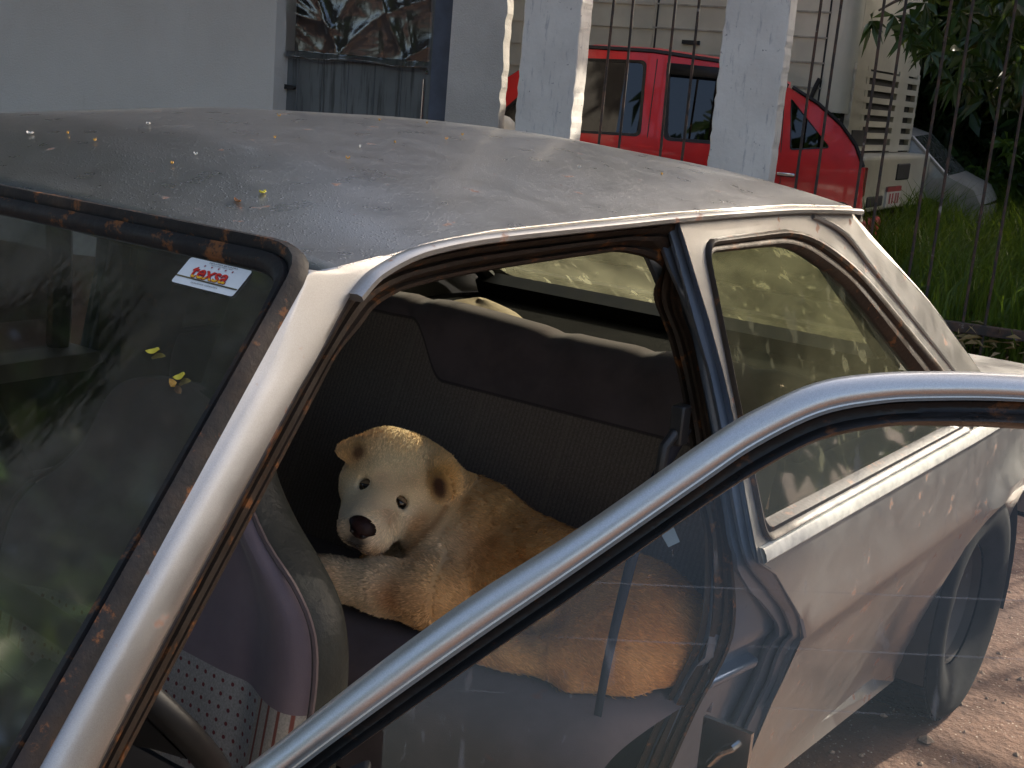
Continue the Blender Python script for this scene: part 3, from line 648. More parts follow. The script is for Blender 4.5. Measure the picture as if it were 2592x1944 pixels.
# ------------------------------------------------------------------ the place behind: frame of the boundary line (s along it, w behind it)
FO = np.array([5.012, 1.055]); FD = np.array([.23345, -.97237]); FW_ = np.array([.97237, .23345])
def FP(s, w, z): p = FO + FD*s + FW_*w; return (float(p[0]), float(p[1]), z)
def sstep(a, b, x): t = np.clip((x-a)/(b-a), 0, 1); return t*t*(3-2*t)
def terr(s, w):
    up = .235*sstep(-.10, .30, w)
    bump_ = .012*np.sin(s*3.1+w*1.7)*np.sin(w*2.3-s*.9) + .008*np.sin(s*7.7-w*5.1)
    return GZ + up + bump_*sstep(0, 1.5, np.abs(w+5.5)+.0) * .8
def fast_mesh(name, v, f, mat, parent=None, col=None, smooth=False):
    v = np.asarray(v, np.float32); f = np.asarray(f, np.int32); me = bpy.data.meshes.new(name); k = f.shape[1]
    me.vertices.add(len(v)); me.vertices.foreach_set('co', v.ravel()); me.loops.add(f.size); me.loops.foreach_set('vertex_index', f.ravel())
    me.polygons.add(len(f)); me.polygons.foreach_set('loop_start', np.arange(0, f.size, k, dtype=np.int32))
    me.update(calc_edges=True); me.validate()
    if col is not None:
        a = me.color_attributes.new('col', 'FLOAT_COLOR', 'POINT'); a.data.foreach_set('color', np.c_[np.asarray(col, np.float32), np.ones(len(v), np.float32)].ravel())
    if smooth: me.shade_smooth()
    me.materials.append(mat); o = bpy.data.objects.new(name, me); COL.objects.link(o)
    if parent:
        o.parent = parent
        if parent.type == 'EMPTY': o.matrix_parent_inverse = Matrix.Translation(parent.location).inverted()
    return o
def norm(a): return a/np.maximum(np.linalg.norm(a, axis=-1, keepdims=True), 1e-9)
def leaf_arrays(P, D, L, W, fold=.25, droop=.25):
    """leaves as two bent halves: base, mid-left, tip, mid-right"""
    n = len(P); D = norm(D); U = norm(np.cross(D, rng.normal(size=(n,3)))); N_ = np.cross(D, U)
    L = np.asarray(L)[:, None]; W = np.asarray(W)[:, None]
    mid = P + D*L*.5; tip = P + D*L + np.array([0,0,-1])*L*droop
    a = mid + U*W*.5 + N_*W*fold; b = mid - U*W*.5 + N_*W*fold
    v = np.stack([P, a, tip, b], 1).reshape(-1, 3); i = np.arange(n)*4
    f = np.concatenate([np.c_[i, i+1, i+2], np.c_[i, i+2, i+3]]); return v, f

# ground: one sheet, red earth in the yard, raised bank behind the fence
def soil_mat():
    t = NT('red_soil'); n1 = t.noise(2.2, 8, .65); n2 = t.noise(38, 4, .6)
    c = t.mix(t.ramp(n1, .35, .65), (.088,.042,.024), (.160,.080,.045)); c = t.mix(t.ramp(n2, .5, .75, 0, .6), c, (.09,.045,.028))
    st = t.ramp(t.voro(70), .22, .10); c = t.mix(t.math('MULTIPLY', st, t.ramp(t.noise(9), .45, .6)), c, (.42,.33,.25))
    t.P(Base_Color=c, Roughness=.95); t.bump(t.math('ADD', n1, t.math('MULTIPLY', n2, .35)), .6, .05); M['red_soil'] = t.m
soil_mat()
a1 = np.r_[-140,-80,-45,-25,-16,np.arange(-12,6.01,.25),9,14,25,45,80,140]; a2 = np.r_[-140,-80,-45,-25,-15,np.arange(-10,-1,.35),np.arange(-1,1.5,.08),np.arange(1.5,9,.5),12,18,30,55,90,140]
rows = [[FP(s, w_, float(terr(s, w_))) for w_ in a2] for s in a1]
struct(MB().grid(rows).build('ground', M['red_soil']))

# loose stones and clods by the rear wheel: too many to count
v = []; f = []
ico = [(0,0,1),(.9,0,.2),(.28,.85,.2),(-.72,.53,.2),(-.72,-.53,.2),(.28,-.85,.2),(0,0,-.6)]
icf = [(0,1,2),(0,2,3),(0,3,4),(0,4,5),(0,5,1),(6,2,1),(6,3,2),(6,4,3),(6,5,4),(6,1,5)]
for k in range(1500):
    x = random.uniform(-.5, 4.3); y = random.uniform(-2.6, .5); r = random.uniform(.003,.012)*(2 if random.random() < .06 else 1)
    w_ = (np.array([x, y])-FO) @ FW_; s_ = (np.array([x, y])-FO) @ FD; z = float(terr(s_, w_)); q = random.random()*6; b = len(v)
    v += [(x+r*(p[0]*math.cos(q)-p[1]*math.sin(q))*random.uniform(.8,1.3), y+r*(p[0]*math.sin(q)+p[1]*math.cos(q)), z+r*p[2]*.7) for p in ico]; f += [tuple(i+b for i in t) for t in icf]
simple('stone', (.30,.20,.13), .9, var=.5, scale=60)
go = O('loose_gravel', v, f, M['stone'], smooth=False); tag(go, 'loose stones and clods on the red earth beside the rear wheel', 'gravel'); go['kind'] = 'stuff'

# ---- rendered yard wall with the metal door
def stucco(name, a, b, stain):
    t = NT(name); n = t.noise(1.3, 6, .6); c = t.mix(t.ramp(n, .3, .7), a, b)
    st = t.ramp(t.noise(5, 6, .7, vec=t.coord((2.2,2.2,.5))), .58, .78); c = t.mix(t.math('MULTIPLY', st, .45), c, stain)
    t.P(Base_Color=c, Roughness=.93); t.bump(t.math('ADD', t.noise(90, 5, .7), t.math('MULTIPLY', t.noise(14, 3), .4)), .55, .012); M[name] = t.m
stucco('grey_stucco', (.55,.51,.445), (.60,.56,.495), (.46,.42,.36)); stucco('rough_stucco', (.42,.385,.335), (.56,.52,.46), (.26,.22,.18))
def chalk():
    t = NT('white_post_paint'); c = t.mix(t.ramp(t.noise(2.5, 6, .6), .3, .7), (.60,.56,.50), (.72,.68,.61))
    d = t.ramp(t.noise(7, 6, .7, vec=t.coord((6,6,.9))), .55, .70); c = t.mix(t.math('MULTIPLY', d, .55), c, (.24,.24,.26))
    sp = t.ramp(t.noise(30, 3, .6), .665, .73); c = t.mix(t.math('MULTIPLY', sp, .8), c, (.09,.085,.09)); t.P(Base_Color=c, Roughness=.85); t.bump(t.noise(40, 5), .4, .006); M['post_paint'] = t.m
chalk()
def slab(s0, s1, w0, w1, z0, z1, ns=1, nz=1, jit=0., edge='both'):
    """upright block in the fence frame, faces gridded, edges uneven by jit"""
    m_ = MB()
    def J(): return random.uniform(-jit, jit)
    zs = np.linspace(z0, z1, nz+1); jl = [J() if edge in ('both','left') else 0 for _ in zs]; jr = [J() if edge in ('both','right') else 0 for _ in zs]
    ring = lambda k: [FP(s0+jl[k], w0, zs[k]), FP(s1+jr[k], w0, zs[k]), FP(s1+jr[k]*.6, w1, zs[k]), FP(s0+jl[k]*.6, w1, zs[k])]
    m_.grid([ring(k) for k in range(nz+1)], closed=True); L = len(m_.v)
    m_.f.append((L-4,L-3,L-2,L-1)); m_.f.append((3,2,1,0)); return m_
wallt = thing('yard_wall', 'grey rendered wall behind the silver car, left of the metal door', 'wall', FP(-8, 0, .1))
o = slab(-22, -4.262, 0, .22, -.1, 3.3, nz=6).build('wall_panel', M['grey_stucco'], wallt, smooth=False)
o = slab(-4.262, -3.10, .02, .22, 2.45, 3.3).build('lintel', M['grey_stucco'], wallt, smooth=False)
o = slab(-22, -2.7, -.35, .5, 3.3, 3.42).build('coping', M['grey_stucco'], wallt, smooth=False)
pier = slab(-3.105, -2.772, 0, .09, -.1, 3.3, nz=110, jit=.007, edge='right').build('wall_pier', M['rough_stucco'], None, smooth=False)
tag(pier, 'narrow grey stucco pier with a ragged crumbling edge right of the metal door', 'pier')
# metal door
def metal():
    t = NT('grey_door_metal'); c = t.mix(t.ramp(t.noise(3, 5), .3, .7), (.085,.093,.092), (.12,.13,.128))
    st = t.ramp(t.noise(3, 6, .65, vec=t.coord((9,9,.55))), .50, .66); c = t.mix(t.math('MULTIPLY', st, .85), c, (.025,.028,.026))
    t.P(Base_Color=c, Roughness=.5, Metallic=.2); M['door_metal'] = t.m
metal(); simple('blue_frame', (.055,.068,.095), .5); simple('black_iron', (.012,.012,.012), .5)
md = thing('metal_door', 'grey sheet metal door with crumpled clear plastic over its window', 'door', FP(-3.8, .15, .1))
edges = [-4.36,-4.19,-4.02,-3.84,-3.66,-3.48,-3.305]
for a, b in zip(edges[:-1], edges[1:]):
    g = slab(a+.003, b-.003, .150, .175, .12, 1.530); o = g.build('sheet', M['door_metal'], md, smooth=False); bevel(o, .004)
for a in edges[1:-1]:
    g = MB().tube([FP(a, .150, .12), FP(a, .150, 1.53)], .006, 6); g.build('rib', M['door_metal'], md)
g = slab(-4.36, -3.29, .128, .150, 1.515, 1.548); g.build('window_rail', M['door_metal'], md, smooth=False)
g = slab(-3.300, -3.262, .12, .18, .1, 2.45); g.build('stile', M['door_metal'], md, smooth=False)
g = slab(-3.262, -3.108, .10, .20, -.1, 2.45); g.build('door_frame', M['blue_frame'], md, smooth=False)
g = slab(-4.36, -3.26, .30, .32, 1.4, 2.45); g.build('dark_backing', M['black_iron'], md, smooth=False)  # added dark board standing in for the darkness behind the plastic
g = MB().prism([FP(-4.345,.12,1.335),FP(-4.325,.12,1.350),FP(-4.20,.12,1.342),FP(-4.185,.12,1.332),FP(-4.20,.12,1.320),FP(-4.325,.12,1.316)], Vector(FP(0,.02,0))-Vector(FP(0,0,0))); g.build('door_handle', M['black_iron'], md)
g = MB().tube([FP(-4.36,.11,1.333),FP(-4.36,.15,1.333)], .02, 10); g.build('handle_boss', M['black_iron'], md)
g = MB().tube([FP(-3.30,.115,1.49),FP(-3.285,.115,1.49)], .012, 8); g.build('bolt', M['chrome'], md); g = MB().tube([FP(-3.315,.12,1.15),FP(-3.315,.12,1.45)], .006, 8); g.build('hinge_rod', M['chrome'], md)
rows = []; ph = rng.uniform(0, 6, 12)
crease = [(.9,.35,7,.020),(.2,1,6.5,.020),(.75,-.65,9,.014),(-.5,.85,11,.012),(.95,.1,15,.008),(.5,.85,17,.007)]
for i in range(72):
    z = 1.500 + .95*i/71; r = []
    for j in range(84):
        s_ = -4.36 + 1.075*j/83; h = 0
        for q, (cs, cz_, fr, am) in enumerate(crease):
            wv = cs*s_ + cz_*z + .05*math.sin(s_*3.1+z*4.7+ph[q]); h += am*(1-abs(math.sin(wv*fr+ph[q+5])))**3*(.5+.5*math.sin(s_*2.3-z*3.1+ph[q]))
        r.append(FP(s_, .118 - h - (.022 if i in (1,2) else 0), z + .010*math.sin(s_*11+ph[5])*(1 if i < 3 else 0)))
    rows.append(r)
t = NT('crumpled_plastic'); n_, l_ = t.n, t.l; n_.remove(t.b); tr = n_.new('ShaderNodeBsdfTransparent'); gl_ = n_.new('ShaderNodeBsdfGlossy'); gl_.inputs['Roughness'].default_value = .09
bm_ = n_.new('ShaderNodeBump'); bm_.inputs['Strength'].default_value = .10; bm_.inputs['Distance'].default_value = .05; l_.new(t.math('ADD', t.noise(3.2, 3, .5, dist=.8), t.math('MULTIPLY', t.noise(1.6, 2, .5, vec=t.coord((2,2,7), rot=(.5,.3,0))), .5)), bm_.inputs['Height']); l_.new(bm_.outputs[0], gl_.inputs['Normal'])
lw = n_.new('ShaderNodeFresnel'); lw.inputs[0].default_value = 1.5; l_.new(bm_.outputs[0], lw.inputs['Normal'])
mx = n_.new('ShaderNodeMixShader'); l_.new(t.math('MINIMUM', t.math('ADD', t.math('MULTIPLY', lw.outputs[0], 1.6), .02), 1.), mx.inputs[0]); l_.new(tr.outputs[0], mx.inputs[1]); l_.new(gl_.outputs[0], mx.inputs[2]); l_.new(mx.outputs[0], t.out.inputs[0])
MB().grid(rows).build('plastic_sheet', t.m, md, sharp=180)

# ---- posts and iron bars
for (s0, s1), lb in (((-2.670,-2.335), 'white painted concrete post between the stucco pier and the barred gap'), ((-1.540,-1.205), 'white painted concrete post in front of the red car, scuffed with black marks')):
    o = slab(s0, s1, 0, .185, .0, 2.9, nz=90, jit=.0035).build('concrete_post', M['post_paint'], None, smooth=False); tag(o, lb, 'post', 'concrete fence posts'); bevel(o, .006, 1)
def rusty():
    t = NT('rusty_iron'); c = t.mix(t.ramp(t.noise(16, 5, .7), .4, .62), (.030,.024,.020), (.085,.045,.028)); w_ = t.ramp(t.noise(9, 4, .6), .66, .72); c = t.mix(t.math('MULTIPLY', w_, .7), c, (.36,.33,.30))
    t.P(Base_Color=c, Roughness=.75); t.bump(t.noise(80, 4), .5, .003); M['rusty_iron'] = t.m
rusty()
def fence(name, label, bars, s0, s1, zb):
    root = thing(name, label, 'fence', FP((s0+s1)/2, .09, .3), 'iron bar fence panels')
    for s_ in bars:
        z = [zb-.22,.8,1.2,1.6,2.0,2.6]; p = [FP(s_+random.uniform(-.004,.004), .09+random.uniform(-.004,.004), q) for q in z]
        MB().tube(p, .0078, 7).build('bar', M['rusty_iron'], root)
    for z in (zb, 2.62):
        g = slab(s0, s1, .075, .112, z-.026, z+.026, nz=1); o = g.build('rail', M['rusty_iron'], root, smooth=False); bevel(o, .005)
    return root
fence('bar_fence', 'four rusty iron bars between the two white posts, before the red car', [-2.188,-2.070,-1.835,-1.707], -2.335, -1.540, .45)
fence('bar_fence', 'long row of rusty iron bars right of the scuffed post, before the grass', [x+d for x in (-1.071,-.752,-.431,-.129,.19,.51,.83,1.15,1.47,1.79,2.1) for d in (0,.104)], -1.205, 2.6, .45)

# ---- red hatchback behind the fence
simple('red_paint', (.46,.004,.006), .35, spec=.3, var=.06, coat=.25); simple('red_dusty', (.42,.02,.02), .45, var=.15, coat=.3)
RW = .80; RG = .305
rc = thing('red_car', 'red five-door hatchback parked side-on behind the white posts', 'car', FP(-2.6, RW+.8, RG))
def rmap(s, z, d=0.): return FP(s, RW + d + .17*(s+2.6) + .20*max(0, z-1.14) + .03*max(0, .8-z), z+.028)
so = [(-4.30,.50),(-4.42,.70),(-4.36,.92),(-4.1,1.00),(-3.50,1.12),(-2.84,1.655),(-2.6,1.693),(-2.2,1.700),(-1.74,1.668),(-1.36,1.556),(-1.18,1.47),(-1.03,1.36),(-.93,1.25),(-.868,1.13),(-.84,.90),(-.87,.56)]
def arch_(c, r=.30): return [(c+r*math.cos(t), RG+.27+r*math.sin(t)) for t in np.linspace(-.15, PI+.15, 16)]
body = so + [(-1.1,.52)] + arch_(-1.42) + [(-1.75,.50),(-3.3,.50)] + arch_(-3.78)
w1 = round_poly([(-3.16,1.165),(-2.74,1.625),(-2.225,1.648),(-2.19,1.190)], [.03,.04,.04,.04]); w2 = round_poly([(-2.105,1.645),(-1.73,1.640),(-1.475,1.565),(-1.39,1.500),(-1.365,1.195),(-2.05,1.182)], [.04,.06,.05,.04,.03,.04]); w3 = round_poly([(-1.345,1.500),(-1.070,1.228),(-1.300,1.195)], [.02,.03,.02])
g = panel(body, [w1, w2, w3], .07, rmap); g.f = [f[::-1] for f in g.f]; rb = g.build('side_panel', M['red_paint'], rc, sharp=30)
for wv in (w1, w2, w3):
    g = panel(wv, (), .15, lambda s, z: rmap(s, z, .012)); g.f = [f[::-1] for f in g.f]; go = g.build('side_window', M['dark_glass'], rc)
    cx_ = sum(p[0] for p in wv)/len(wv); cz_ = sum(p[1] for p in wv)/len(wv)
    g = MB().grid([[rmap(p[0], p[1], -.003) for p in wv], [rmap(p[0]+(cx_-p[0])*.055, p[1]+(cz_-p[1])*.07, .004) for p in wv], [rmap(p[0]+(cx_-p[0])*.06, p[1]+(cz_-p[1])*.08, .02) for p in wv]], closed=True); g.build('window_rubber', M['black_rubber'], go)
def across(pts, crown, mat, name, n=9):
    rows = []
    for s_, z in pts:
        a = Vector(rmap(s_, z)); b = Vector(FP(s_-.27, RW + 1.62 + .17*(s_+2.6) - .20*max(0, z-1.14), z+.028))
        rows.append([a.lerp(b, t) + Vector((0,0,crown*(1-(2*t-1)**2))) for t in np.linspace(0, 1, n)])
    return MB().grid(rows).build(name, mat, rc, sharp=40)
glass('red_car_windshield', (.30,.36,.33), (.45,.50,.47), .10, .4, .7, 3, .12, gain=2.2)
across(so[1:5], .03, M['red_paint'], 'hood'); across([(-3.50,1.12),(-3.17,1.39),(-2.84,1.655)], .04, M['red_car_windshield'], 'windshield'); across([(-2.845,1.652)]+so[5:10], .045, M['red_paint'], 'roof')
across([(-1.36,1.556),(-1.18,1.47),(-1.03,1.36),(-.93,1.25)], .03, M['dark_glass'], 'rear_window'); across([(-.93,1.25),(-.868,1.13),(-.84,.90),(-.87,.56)], .0, M['red_paint'], 'tailgate')
g = sweep([rmap(s, z, -.002) for s, z in ((-2.80,1.668),(-2.6,1.697),(-2.2,1.705),(-1.74,1.674),(-1.37,1.566))], [(0,-.012),(.010,-.010),(.010,.010),(0,.012)], lambda p: (-FW_[0], -FW_[1], .5)); g.build('roof_moulding', M['black_rubber'], rc)
g = sweep([rmap(s, z, -.006) for s, z in ((-1.345,1.560),(-1.18,1.476),(-1.03,1.366),(-.93,1.256),(-.868,1.136))], [(0,-.010),(.012,-.008),(.012,.008),(0,.010)], lambda p: (-FW_[0]+.3, -FW_[1]-.5, .5)); g.build('hatch_seal', M['black_rubber'], rc)
g = MB().grid([[rmap(s, z, d) for s, z in ((-2.10,1.642),(-1.73,1.638),(-1.48,1.565))] for d in (-.012,)] + [[rmap(s, z-.065, -.028) for s, z in ((-2.09,1.642),(-1.73,1.638),(-1.50,1.565))]]); o = g.build('rain_visor', M['black_plastic'], rc); solid(o, .004)
g = MB().box((-.055,-.02,-.012),(.055,.0,.012), Matrix.Translation(rmap(-1.30,1.050,-.01)) @ Matrix.Rotation(-math.radians(76.5), 4, 'Z')); o = g.build('door_handle', M['chrome'], rc); bevel(o, .006)
for pth in ([(-2.165,1.66),(-2.150,1.2),(-2.145,.9),(-2.16,.52)], [(-1.385,1.53),(-1.352,1.19),(-1.33,1.0),(-1.48,.82)], [(-3.22,1.16),(-3.25,.9),(-3.22,.52)]):
    g = MB().tube([rmap(s, z, .001) for s, z in pth], .0035, 5); g.build('door_gap', M['black_iron'], rc)
g = MB().tube([rmap(-3.08,1.22,-.03), rmap(-3.10,1.24,-.11), rmap(-3.12,1.25,-.17)], [.02,.055,.03], 10); g.build('mirror', M['red_paint'], rc)
simple('cream_cap', (.62,.58,.48), .6)
for c in (-1.42, -3.78):
    rr = [[FP(c+r*math.cos(a), RW+.06+d, RG+.27+r*math.sin(a)) for r, d in ((.14,0),(.2,-.02),(.265,0),(.27,.1),(.265,.17),(.1,.16))] for a in np.linspace(0, 2*PI, 25)[:-1]]
    MB().grid(rr, cyc=True).build('wheel', M['tyre'], rc)
g = slab(-.95,-.88,RW+.36,RW+1.75,.50,.78); o = g.build('rear_bumper', M['red_dusty'], rc, smooth=False); bevel(o, .03, 3)
simple('tail_red', (.45,.01,.01), .15); g = slab(-.90,-.86,RW+.34,RW+.48,.98,1.16); o = g.build('tail_light', M['tail_red'], rc, smooth=False); bevel(o, .01)
# cream shell of the door mirror, seen in the slot between pier and post
g = MB(); g.tube([FP(-3.02,RW-.16,1.16), FP(-3.02,RW-.16,1.19), FP(-3.02,RW-.16,1.235), FP(-3.02,RW-.16,1.265), FP(-3.02,RW-.16,1.275)], [.10,.098,.085,.05,.01], 16); g.build('mirror_shell', M['cream_cap'], rc)

# ---- cab-over truck behind the red car
simple('truck_white', (.47,.44,.35), .42, var=.10, scale=3, coat=.2); simple('truck_dark', (.015,.014,.014), .7); simple('truck_frame', (.30,.28,.23), .6, var=.25)
aT = math.radians(8); T0 = np.array([-1.30, 3.02]); TA = np.array([-math.cos(aT), math.sin(aT)]); TB = np.array([math.sin(aT), math.cos(aT)])
def TP(a, b, z): q = T0 + TA*a + TB*b; return FP(float(q[0]), float(q[1]), z)
tk = thing('white_truck', 'dirty cream white truck with slatted grille behind the red car', 'truck', TP(2.5, 1, .3))
def tbox(a0, a1, b0, b1, z0, z1):
    m_ = MB(); v = [TP(a, b, z) for z in (z0, z1) for a, b in ((a0,b0),(a1,b0),(a1,b1),(a0,b1))]
    return m_.add(v, [(0,3,2,1),(4,5,6,7),(0,1,5,4),(1,2,6,5),(2,3,7,6),(3,0,4,7)])
# cab side: rounded front corner swept down
crn = [(.0,.16),(.005,.09),(.03,.035),(.08,.005),(.16,0),(1.6,0)]
rows = [[TP(a, b, z) for a, b in crn] for z in np.linspace(1.455, 3.1, 8)]
MB().grid(rows).build('cab_side', M['truck_white'], tk)
rows = [[TP(a+.02, b+.01, z) for a, b in crn[:5]] for z in (1.455, 1.40)]
o = tbox(1.62, 7.5, .02, 2.2, 1.25, 4.0).build('cargo_box', M['truck_white'], tk, smooth=False)
for z in (1.62,1.80,1.98,2.16,2.40,2.7):
    o = tbox(.20, 1.60, -.012, .012, z-.006, z+.006).build('pressed_line', M['truck_frame'], tk, smooth=False); o = tbox(1.62, 7.5, .004, .03, z-.012, z+.012).build('pressed_line', M['truck_white'], tk, smooth=False)
for a in (.21, 1.58, 3.1): tbox(a-.006, a+.006, -.008, .01, 1.46, 3.0).build('door_gap', M['truck_dark'], tk, smooth=False)
o = tbox(1.20, 1.34, -.03, .0, 1.87, 1.90).build('cab_handle', M['truck_dark'], tk, smooth=False)
MB().tube([TP(.27,-.04,1.50), TP(.235,-.045,1.62), TP(.21,-.04,1.69)], .018, 8).build('grab_rail', M['truck_dark'], tk)
o = tbox(.0, .02, .14, 2.05, 1.80, 3.1).build('cab_front', M['truck_white'], tk, smooth=False)
o = tbox(.03, .06, .10, 2.05, 1.17, 1.82).build('grille_backing', M['truck_dark'], tk, smooth=False)
for z in (1.76,1.665,1.57,1.48,1.39,1.30,1.205):
    o = tbox(-.012, .03, .10, 2.05, z-.022, z+.022).build('grille_slat', M['truck_white'], tk, smooth=False)
for b in (.10,.42,1.36,1.98): o = tbox(-.010, .03, b, b+(.30 if b < .3 else .30 if b > 1.2 and b < 1.5 else .07), 1.17, 1.82).build('grille_upright', M['truck_white'], tk, smooth=False)
o = tbox(-.02, .0, .20, .52, 1.22, 1.34).build('headlight', M['truck_dark'], tk, smooth=False)
o = tbox(-.20, .08, -.02, 2.1, .74, 1.165).build('bumper', M['truck_white'], tk, smooth=False); bevel(o, .03, 3)
o = tbox(-.210, -.19, .95, 1.35, .97, 1.10).build('tow_slot', M['truck_dark'], tk, smooth=False); bevel(o, .01)
o = tbox(-.210, -.19, .18, .62, .78, .86).build('bumper_slot', M['truck_dark'], tk, smooth=False); bevel(o, .01)
simple('plate_white', (.55,.50,.47), .5); simple('plate_red', (.35,.05,.05), .5)
pl = tbox(-.216, -.20, .70, 1.12, .765, .925).build('number_plate', M['plate_white'], tk, smooth=False); tbox(-.218, -.20, .70, 1.12, .885, .925).build('plate_header', M['plate_red'], pl, smooth=False)
for b in (.78,.86,.96,1.03): tbox(-.219, -.2, b, b+.035, .79, .87).build('plate_stroke', M['plate_red'], pl, smooth=False)
o = tbox(.10, 6.5, .1, 2.0, .62, 1.25).build('chassis', M['truck_dark'], tk, smooth=False)
rr = [[TP(.85+r*math.cos(q), .12+d, .76+r*math.sin(q)) for r, d in ((.2,0),(.3,-.03),(.44,0),(.46,.1),(.44,.22),(.1,.2))] for q in np.linspace(0, 2*PI, 25)[:-1]]
MB().grid(rr, cyc=True).build('wheel', M['tyre'], tk)

# ---- pale sedan half sunk in the grass, right of the truck
simple('pale_paint', (.30,.285,.255), .35, var=.12, coat=.4)
pcar = thing('pale_sedan', 'pale sedan nose-on in tall grass right of the truck', 'car', FP(-1.5, 6.0, .3))
PW = 5.0
def pmap(s, z, d=0.): return FP(s, PW + d + .2*max(0, z-.98), z)
po = [(-2.9,1.36),(-1.25,1.365),(-1.0,1.30),(-.66,1.00),(-.42,.90),(-.345,.78),(-.335,.66),(-.36,.46)]
side_ = [(-2.9,.46)] + po + [(-.55,.44)] + [(-.80+.25*math.cos(t), .55+.25*math.sin(t)) for t in np.linspace(0, PI, 10)]
pwn = round_poly([(-2.3,1.00),(-2.2,1.32),(-1.30,1.32),(-.88,1.02)], .04)
g = panel(side_, [pwn], .1, pmap); g.f = [f[::-1] for f in g.f]; g.build('side_panel', M['pale_paint'], pcar)
g = panel(pwn, (), .2, lambda s, z: pmap(s, z, .012)); g.build('side_window', M['dark_glass'], pcar)
def pacross(pts, crown, mat, name):
    rows = [[Vector(pmap(s_, z)).lerp(Vector(FP(s_ - .0, PW+1.55-.2*max(0, z-.98), z)), t) + Vector((0,0,crown*(1-(2*t-1)**2))) + Vector((*(FD*.10*(1-(2*t-1)**2)), 0)) for t in np.linspace(0,1,9)] for s_, z in pts]
    return MB().grid(rows).build(name, mat, pcar)
pacross(po[0:3], .03, M['pale_paint'], 'roof'); pacross([(-1.0,1.30),(-.66,1.0)], .03, M['red_car_windshield'], 'windshield'); pacross(po[3:6], .03, M['pale_paint'], 'hood'); pacross(po[5:], .0, M['truck_frame'], 'nose')
MB().tube([pmap(-1.0,1.30,-.004), pmap(-.66,1.0,-.004)], .018, 6).build('windshield_pillar', M['pale_paint'], pcar)
g = MB().box((-.05,-.02,-.04),(.05,.02,.04), Matrix.Translation(pmap(-.40,.72,.2))); o = g.build('headlight', M['chrome'], pcar); bevel(o, .01)
# ------------------------------------------------------------------ plants
def leafmat(name, c1, c2, rough=.45, tl=.35):
    t = NT(name); c = t.mix(t.ramp(t.noise(3.5, 3), .3, .7), c1, c2); t.P(Base_Color=c, Roughness=rough, Specular_IOR_Level=.35)
    tr = t.n.new('ShaderNodeBsdfTranslucent'); t.l.new(t.mix(.5, c, (.20,.30,.02)), tr.inputs[0]); mx_ = t.n.new('ShaderNodeMixShader'); mx_.inputs[0].default_value = tl
    t.l.new(t.b.outputs[0], mx_.inputs[1]); t.l.new(tr.outputs[0], mx_.inputs[2]); t.l.new(mx_.outputs[0], t.out.inputs[0]); M[name] = t.m
leafmat('grass_blade', (.040,.090,.011), (.13,.185,.028), .5, .5); leafmat('mango_leaf', (.018,.040,.012), (.040,.075,.02), .3, .15); leafmat('shrub_leaf', (.030,.070,.014), (.085,.15,.028), .45, .35); leafmat('dry_leaf', (.26,.17,.08), (.38,.27,.14), .8, .3)
simple('bark', (.085,.065,.05), .95, var=.4, scale=14, bumpd=.02, bscale=30)

# tall grass behind the fence
def blades(n, s0, s1, w0, w1, hmin, hmax, wd=.011):
    s_ = rng.uniform(s0, s1, n); w_ = w0 + (w1-w0)*rng.uniform(0, 1, n)**.8
    keep = ~((s_ < -.78) & (w_ < 2.5) & (s_ < -.9)); s_ = s_[keep]; w_ = w_[keep]; n = len(s_)
    z = terr(s_, w_); P = np.c_[FO[0]+FD[0]*s_+FW_[0]*w_, FO[1]+FD[1]*s_+FW_[1]*w_, z-.02]
    cl = .5+.5*np.sin(s_*3.3+1.1)*np.sin(w_*2.4+.4); h = rng.uniform(hmin, hmax, n)*(.55+.65*cl)
    ang = rng.uniform(0, 2*PI, n); lean = rng.uniform(.1, .75, n)*h; d = np.c_[np.cos(ang), np.sin(ang), np.zeros(n)]
    side = np.c_[-np.sin(ang+.8), np.cos(ang+.8), np.zeros(n)]*(wd*rng.uniform(.6, 1.5, n))[:, None]*.5
    up = np.array([0,0,1.]); mid = P + up*(h*.6)[:, None] + d*(lean*.3)[:, None]; tip = P + up*(h*rng.uniform(.75, 1.0, n))[:, None] + d*lean[:, None]
    v = np.stack([P-side, P+side, mid+side*.8, mid-side*.8, tip], 1).reshape(-1, 3); i = np.arange(n)*5
    f = np.concatenate([np.c_[i, i+1, i+2], np.c_[i, i+2, i+3], np.c_[i+3, i+2, i+4]]); return v, f
v, f = blades(26000, -1.05, 3.2, .16, 7.5, .30, .72)
go = fast_mesh('tall_grass', v, f, M['grass_blade']); tag(go, 'tall unmown green grass behind the iron bars', 'grass'); go['kind'] = 'stuff'
v, f = blades(1600, -.6, 2.4, .02, .35, .10, .30)
go = fast_mesh('verge_grass', v, f, M['grass_blade']); tag(go, 'short grass along the foot of the iron fence', 'grass'); go['kind'] = 'stuff'
P = np.array([FP(rng.uniform(-.7,.5), rng.uniform(-.02,.45), 0) for _ in range(150)]); P[:, 2] = .36 + rng.uniform(-.02,.10,150)
D = rng.normal(size=(150,3)); D[:, 2] = np.abs(D[:, 2])*.4; v, f = leaf_arrays(P, D, rng.uniform(.05,.13,150), rng.uniform(.008,.022,150))
go = fast_mesh('leaf_litter', v, f, M['dry_leaf']); tag(go, 'dry brown leaves heaped under the lower fence rail', 'leaves'); go['kind'] = 'stuff'

